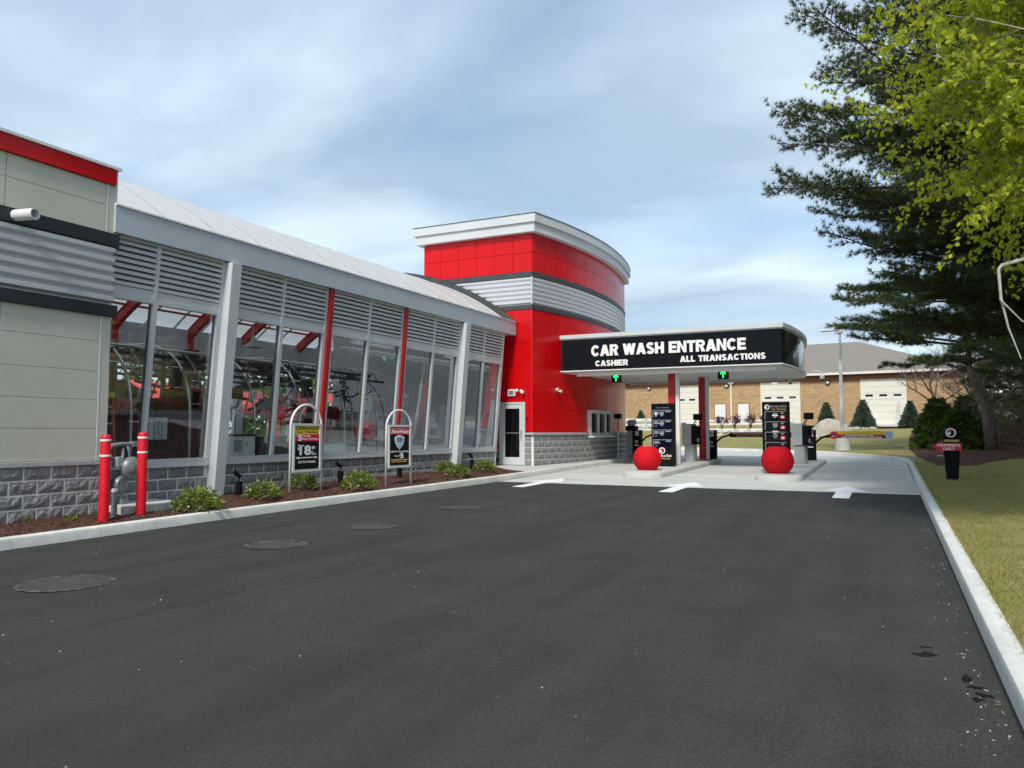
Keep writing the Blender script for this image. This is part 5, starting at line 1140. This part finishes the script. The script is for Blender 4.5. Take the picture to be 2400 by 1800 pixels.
# ---------------------------------------------------------------- vegetation
def tree_thing(name, lab, cat, loc, group=None): return thing(name, lab, cat, loc, group=group)
def conifer_cone(loc, h, w, lab, mat, cat='spruce tree', name='spruce_tree', n=2600, seed=1, group='young conifers in front of the tan building'):
    r = np.random.default_rng(seed); t = tree_thing(name, lab, cat, loc, group); MB().tube([(0, 0, -.1), (0, 0, h*.9)], [w*.06, .01], 7).build('trunk', barkd, t)
    nl = max(9, int(h/.2)); C = []; D = []
    for L in range(nl):
        f = (L+.3)/nl; z = h*(.06+.92*f); rad = w/2*(1-f)**(.85 if mat is spruce_m else .5)+.03; k = max(12, int(n/nl*(1-f+.15)*1.9))
        a = r.uniform(0, 2*pi, k); q = rad*(.25+.75*r.random(k)**.5)*(1+.14*np.sin(a*5+L*2)); C.append(np.stack([q*np.cos(a), q*np.sin(a), z-q*.22+r.normal(0, .045, k)], 1)); D.append(np.stack([np.cos(a), np.sin(a), -.1+.5*r.random(k)], 1))
    C = np.concatenate(C); D = np.concatenate(D); V, F = tufts(C, D, 5, .055*h**.5*1.8, .045*h**.5, 1.1, r); npmesh('crown', V, F, mat, t); return t
conifer_cone((-4.15, 62.5, lawn(-4.15, 62.5)-.15), 2.35, 1.6, 'young blue spruce behind the humped boulder', spruce_m, seed=2)
conifer_cone((-1.72, 65.9, lawn(-1.72, 65.9)-.1), 2.45, 1.95, 'young blue spruce left of the ramp to the overhead door', spruce_m, seed=3)
conifer_cone((1.58, 67.4, lawn(1.58, 67.4)-.1), 2.3, 1.75, 'young blue spruce right of the ramp to the overhead door', spruce_m, seed=4)
conifer_cone((-19.6, 60.5, 2.15), 1.0, .8, 'small spruce on top of the retaining wall, left one', spruce_m, n=900, seed=5); conifer_cone((-17.9, 60.3, 2.15), 1.1, .9, 'small spruce on top of the retaining wall, right one', spruce_m, n=900, seed=6)
conifer_cone((2.15, 42.0, lawn(2.15, 42)-.15), 2.7, 2.3, 'bushy green arborvitae left of the black arrow sign', arb_m, 'arborvitae', 'arborvitae_tree', 5200, 7, 'arborvitae in the dark mulch')
conifer_cone((2.85, 39.5, lawn(2.85, 39.5)-.15), 2.1, 2.4, 'shorter arborvitae straight behind the black arrow sign', arb_m, 'arborvitae', 'arborvitae_tree', 4200, 8, 'arborvitae in the dark mulch')
conifer_cone((3.4, 43.8, lawn(3.4, 43.8)-.15), 2.7, 1.7, 'arborvitae at the right rear of the group', arb_m, 'arborvitae', 'arborvitae_tree', 3600, 9, 'arborvitae in the dark mulch')
def small_leaf_tree(loc, h, rad, lab, seed):
    r = np.random.default_rng(seed); rr = random.Random(seed); t = tree_thing('plum_tree', lab, 'tree', loc, 'purple plum shrubs on the retaining wall'); m = MB(); C = []
    for q in range(9):
        a = rr.uniform(0, 6.28); tip = (rad*.8*cos(a), rad*.8*sin(a), h*rr.uniform(.6, .95)); m.tube([(0, 0, -.1), (tip[0]*.3, tip[1]*.3, h*.35), tip], [.035, .02, .006], 5)
        for k in range(30): C.append([tip[i]*(.5+.5*rr.random())+rr.gauss(0, rad*.28) if i < 2 else tip[2]*rr.uniform(.7, 1.05)+rr.gauss(0, .08) for i in range(3)])
    m.build('trunk', barkd, t); C = np.array(C); V, F = leaves(C, r.normal(size=C.shape), .13, .08, r); npmesh('crown', V, F, plum_m, t)
for q, (x, y, s) in enumerate([(-11.15, 58.6, 1.0), (-10.3, 58.9, 1.0), (-9.2, 59.3, 1.1), (-8.15, 59.7, 1.1)]):
    small_leaf_tree((x, y, 1.72), 1.0*s, .42*s, ['purple plum shrub, leftmost of the four on the stone wall', 'purple plum shrub, second of the four, touching the leftmost', 'purple plum shrub standing alone between two others', 'purple plum shrub nearest the menu board with orange badges'][q], 60+q)

def pine(loc, h, z_low, Lmax, lab, seed, mat, nlimb=60, taper=.7, tk=9, tl=.16, tw=.010, az=(0, 2*pi), r0=.28, group='tall pines along the right edge', lean=None, name='pine_tree', dens_=1., up=.10):
    r = np.random.default_rng(seed); rr = random.Random(seed); t = tree_thing(name, lab, 'pine tree', loc, group)
    trunk = lean or [(0, 0, -.2), (.05, .02, h*.4), (-.05, .05, h*.75), (0, 0, h)]
    MB().tube(trunk, [r0*(1-.9*i/(len(trunk)-1)) for i in range(len(trunk))], 12).build('trunk', bark, t, smooth=True)
    m = MB(); C = []; D = []
    def tp(z):
        for a, b in zip(trunk, trunk[1:]):
            if z <= b[2]: f = (z-a[2])/(b[2]-a[2]); return Vector(a).lerp(Vector(b), f)
        return Vector(trunk[-1])
    for q in range(nlimb):
        f = (q+rr.random())/nlimb; z = z_low+(h-z_low)*f; a = rr.uniform(*az); L = Lmax*(1-f)**taper*rr.uniform(.62, 1.05)*(.62+.38*sm(0, .2, f))+.3
        b0 = tp(z); pts = []; el = rr.uniform(-.08, .22)*(.4+.6*sm(0, .15, f))+.45*f; bend = rr.uniform(-.25, .25)
        for k in range(7):
            s = k/6; aa = a+bend*s; pts.append(b0+Vector((cos(aa)*L*s, sin(aa)*L*s, L*(el*s-.16*s*s*(1-f)+up*s**3)+rr.gauss(0, .04*L/4))))
        m.tube(pts, [max(.010, r0*.28*(1-f*.6)*(1-s/6.3)) for s in range(7)], 5)
        nt = int((6+L*6.5)*dens_)
        for k in range(nt):
            s = .22+.78*(k+rr.random())/nt; i = min(5, int(s*6)); p = pts[i].lerp(pts[i+1], s*6-i); dr_ = (pts[i+1]-pts[i]).normalized(); side = rr.choice((-1, 1)); lat = Vector((-dr_.y, dr_.x, rr.uniform(-.25, .35))).normalized()*side
            tl_ = L*.30*(1.12-s)*rr.uniform(.5, 1.1)+.12; tip = p+(dr_*rr.uniform(.5, 1)+lat*.9).normalized()*tl_; tip.z += .08*tl_
            m.tube([p, tip], [.008, .004], 3, cap=False); nn = max(2, int(tl_/.11))
            for j in range(nn): g = .25+.75*(j+1)/nn; C.append(tuple(p.lerp(tip, g)+Vector((rr.gauss(0, .025), rr.gauss(0, .025), rr.gauss(0, .025))))); D.append(tuple((tip-p).normalized()+Vector((0, 0, .3))))
        C.append(tuple(pts[-1])); D.append(tuple((pts[-1]-pts[-2]).normalized()))
    m.build('branches', barkd, t); C = np.array(C); D = np.array(D); V, F = tufts(C, D, tk, tl, tw, 1.5, r); npmesh('crown', V, F, mat, t); return t
pine((4.6, 18.2, .3), 18, 2.75, 7.15, 'nearest big pine whose long limbs reach left over the lane', 31, pine_m, nlimb=125, tk=26, tl=.125, tw=.010, az=(pi*.70, pi*1.22), r0=.32, taper=.38, dens_=2.4, up=.16)
# explicit long low limb with bare tip
t = pine((3.95, 38.3, .75), 15, 3.5, 6.3, 'pine with a pale curved leaning trunk in the dark mulch', 32, pine_m, nlimb=76, tk=14, tl=.22, tw=.020, r0=.27, taper=.5, dens_=1.5, lean=[(0, 0, -.2), (-.10, 0, 1.4), (-.25, 0, 2.1), (-.55, 0, 3.0), (-.75, 0, 3.6), (-.7, .1, 6), (-.4, .2, 10), (0, 0, 15)])
pine((6.1, 24.5, .5), 15, 2.9, 5.6, 'olive pine filling the gap behind the nearest big pine', 34, pine_m, nlimb=84, tk=12, tl=.20, tw=.019, az=(pi*.55, pi*1.45), r0=.24, dens_=1.2)
pp = [(9.0, 29, 15, 2.0, 4.6, 'dark pine just behind the olive pine'), (6.6, 33, 14, 1.3, 4.2, 'dark pine right of the leaning trunk'), (9.5, 40, 17, 1.5, 5.2, 'tall dark pine far right behind the mulch'), (6.4, 47, 15, 2.2, 4.6, 'dark pine behind the arborvitae'),
      (11, 31, 16, 1, 5, 'dark pine deep in the grove at the frame edge'), (7.5, 57, 15, 1.8, 5, 'dark pine beside the corner of the tan building')]
base = None
for q, (x, y, h, zl, L, lab) in enumerate(pp):
    if q in (0, 3): base = pine((x, y, .7), h, zl, L, lab, 40+q, pine_m2, nlimb=64, tk=7, tl=.28, tw=.03, r0=.24, dens_=.8); bh = h
    else: copy_tree(base, (x, y, .7+.02*(y-30)), random.uniform(0, 6), (1, 1, h/bh), lab)
# bare grey trees and twigs behind the mulch
def bare_tree(loc, h, lab, seed, mat=bark, spread=1.):
    rr = random.Random(seed); t = tree_thing('bare_tree', lab, 'tree', loc, 'leafless grey trees at the wood edge'); m = MB(); 
    def grow(p, d, L, r_, lv):
        pts = [p]; q = p.copy(); dd = d.copy()
        for k in range(4): dd = (dd+Vector((rr.gauss(0, .14), rr.gauss(0, .14), rr.gauss(.03, .1)))).normalized(); q = q+dd*L/4; pts.append(q.copy())
        m.tube(pts, [r_*(1-.13*i) for i in range(5)], 6 if lv < 2 else 3, cap=False)
        if lv < 4:
            for k in range(4 if lv else 6):
                f = rr.uniform(.3, 1); i = min(3, int(f*4)); b = pts[i].lerp(pts[i+1], f*4-i); nd = (dd*.7+Vector((rr.gauss(0, .7), rr.gauss(0, .7), rr.gauss(.2, .4)))*spread).normalized(); grow(b, nd, L*rr.uniform(.45, .65), r_*.5, lv+1)
    grow(Vector((0, 0, -.1)), Vector((rr.uniform(-.15, .1), 0, 1)).normalized(), h*.55, h*.014, 0); m.build('branches', mat, t); return t
bt = bare_tree((3.2, 52, 1.2), 8, 'leafless grey tree left of the leaning pine trunk', 3)
for q, (x, y, s, lab) in enumerate([(4.6, 45, .8, 'leafless grey tree behind the leaning pine trunk'), (5.2, 36, .75, 'leafless tree right of the leaning pine trunk'), (4.2, 60, 1.1, 'leafless tree by the corner of the tan building'), (6.5, 66, 1.2, 'leafless tree farthest back at the right'), (3.9, 41, .55, 'thin leafless sapling left of the leaning pine trunk')]):
    copy_tree(bt, (x, y, lawn(x, y)), q*1.3, (s, s, s), lab)
n = 26000; x = rng.uniform(4.5, 16, n); y = rng.uniform(30, 75, n); keep = x > 3.6+.03*(y-30); x, y = x[keep], y[keep]; z = np.array([lawn(a, b) for a, b in zip(x, y)])
C = np.stack([x, y, z+2.3*rng.random(len(x))**1.3], 1); D = rng.normal(size=C.shape); V, F = tufts(C, D, 2, .42, .022, .9); npmesh('undergrowth', V, F, M('dry_brush', (.12, .105, .045), rough=.95, c2=(.05, .05, .02)), kind='stuff')
# distant wood
def mass(name, P, n, lab_mat, sz):
    pts = []; 
    for _ in range(n):
        cx_, cy_, h_, w_ = P[random.randrange(len(P))]; a = random.uniform(0, 6.28); u_ = random.random()**.5; zf = random.random(); rr_ = w_*(1-zf**2*.8)*u_; pts.append((cx_+rr_*cos(a), cy_+rr_*sin(a), zf*h_))
    C = np.array(pts); V, F = leaves(C, rng.normal(size=C.shape), sz, sz*.5); npmesh(name, V, F, lab_mat, kind='stuff')
mass('distant_wood', [(12+8*i+random.uniform(-3, 3), 88+random.uniform(-8, 20), random.uniform(9, 14), random.uniform(4, 6)) for i in range(14)]+[(16+random.uniform(0, 6), 35+6*i, random.uniform(12, 16), 4.5) for i in range(9)], 26000, pine_m2, .9)
mass('distant_wood', [(-50-random.uniform(0, 10), -20+9*i, random.uniform(7, 12), 6) for i in range(14)], 9000, arb_m, 1.1)
mass('distant_wood', [(20+random.uniform(0, 6), -25+8*i, random.uniform(7, 10), 5) for i in range(7)], 7000, pine_m2, 1.0)

# birch with spring leaves, in front of the pine
m2 = MB(); t = tree_thing('birch_tree', 'birch with pale limbs and bright yellow-green young leaves hanging in from the right', 'birch tree', (4.9, 10.3, .3)); rr = random.Random(77); m = MB(); C = []; D = []
O = Vector((4.9, 10.3, .3)); MB().tube([(0, 0, -.1), (-.1, 0, 3), (.05, .1, 6.5), (0, 0, 12)], [.17, .14, .1, .03], 12).build('trunk', birchb, t, smooth=True)
def twig(p, d, L, r_, lv, dens_=1.):
    pts = [p]; q = p.copy(); dd = d.copy(); K_ = 5
    for k in range(K_): dd = (dd+Vector((rr.gauss(0, .17), rr.gauss(0, .17), rr.gauss(.0, .15)))).normalized(); q = q+dd*L/K_; pts.append(q.copy())
    (m if lv == 0 else m2).tube(pts, [max(.0022, r_*(1-.8*i/K_)) for i in range(K_+1)], 5 if lv == 0 else 3, cap=False)
    if lv < 2:
        for k in range(int((15 if lv == 0 else 6)*dens_)):
            f = rr.uniform(.25 if lv == 0 else .1, 1); i = min(K_-1, int(f*K_)); b = pts[i].lerp(pts[i+1], f*K_-i); nd = ((pts[i+1]-pts[i]).normalized()*.6+Vector((rr.gauss(-.1, .6), rr.gauss(0, .6), rr.gauss(.0, .6)))).normalized()
            twig(b, nd, L*rr.uniform(.22, .42) if lv == 0 else L*rr.uniform(.4, .8), r_*.35, lv+1)
    if lv >= 1:
        for k in range(int(L*17)+5):
            f = rr.uniform(.1, 1); i = min(K_-1, int(f*K_)); b = pts[i].lerp(pts[i+1], f*K_-i); C.append(tuple(b+Vector((rr.gauss(0, .02), rr.gauss(0, .02), rr.gauss(-.01, .02))))); D.append((rr.gauss(0, .6), rr.gauss(0, .6), rr.gauss(-.7, .5)))
for q in range(46):
    z = rr.uniform(4.0, 9.4); a = rr.uniform(pi*.74, pi*1.04); L = 4.3*rr.uniform(.58, 1.02)
    twig(Vector((-.05, 0, z)), Vector((cos(a), sin(a), rr.uniform(-.10, .25) if z > 4.6 else rr.uniform(.03, .22))).normalized(), L, .028, 0)
# pale drooping limb that bends down near the frame edge
pl = [Vector(p)-O for p in [(2.4, 10.7, 3.75), (1.484, 10.626, 3.52), (1.25, 10.52, 3.45), (1.213, 10.5, 3.40), (1.23, 10.53, 3.06), (1.30, 10.6, 2.72), (1.42, 10.65, 2.35)]]
m.tube([Vector((0, 0, 4.2))]+pl, [.05, .03, .022, .02, .018, .016, .011, .006], 8); m.tube([pl[3]+Vector((0, 0, -.35)), pl[3]+Vector((.22, .05, -.62)), pl[3]+Vector((.42, .1, -.70))], [.010, .007, .004], 5)
m.build('branches', birchb, t); m2.build('twigs', bark, t); C = np.array(C); D = np.array(D); print('birch leaves', len(C)); V, F = leaves(C, D, .070, .058); npmesh('crown', V, F, birch_m, t)
print('objects', len(bpy.data.objects), 'faces', sum(len(o.data.polygons) for o in bpy.data.objects if o.type == 'MESH'))
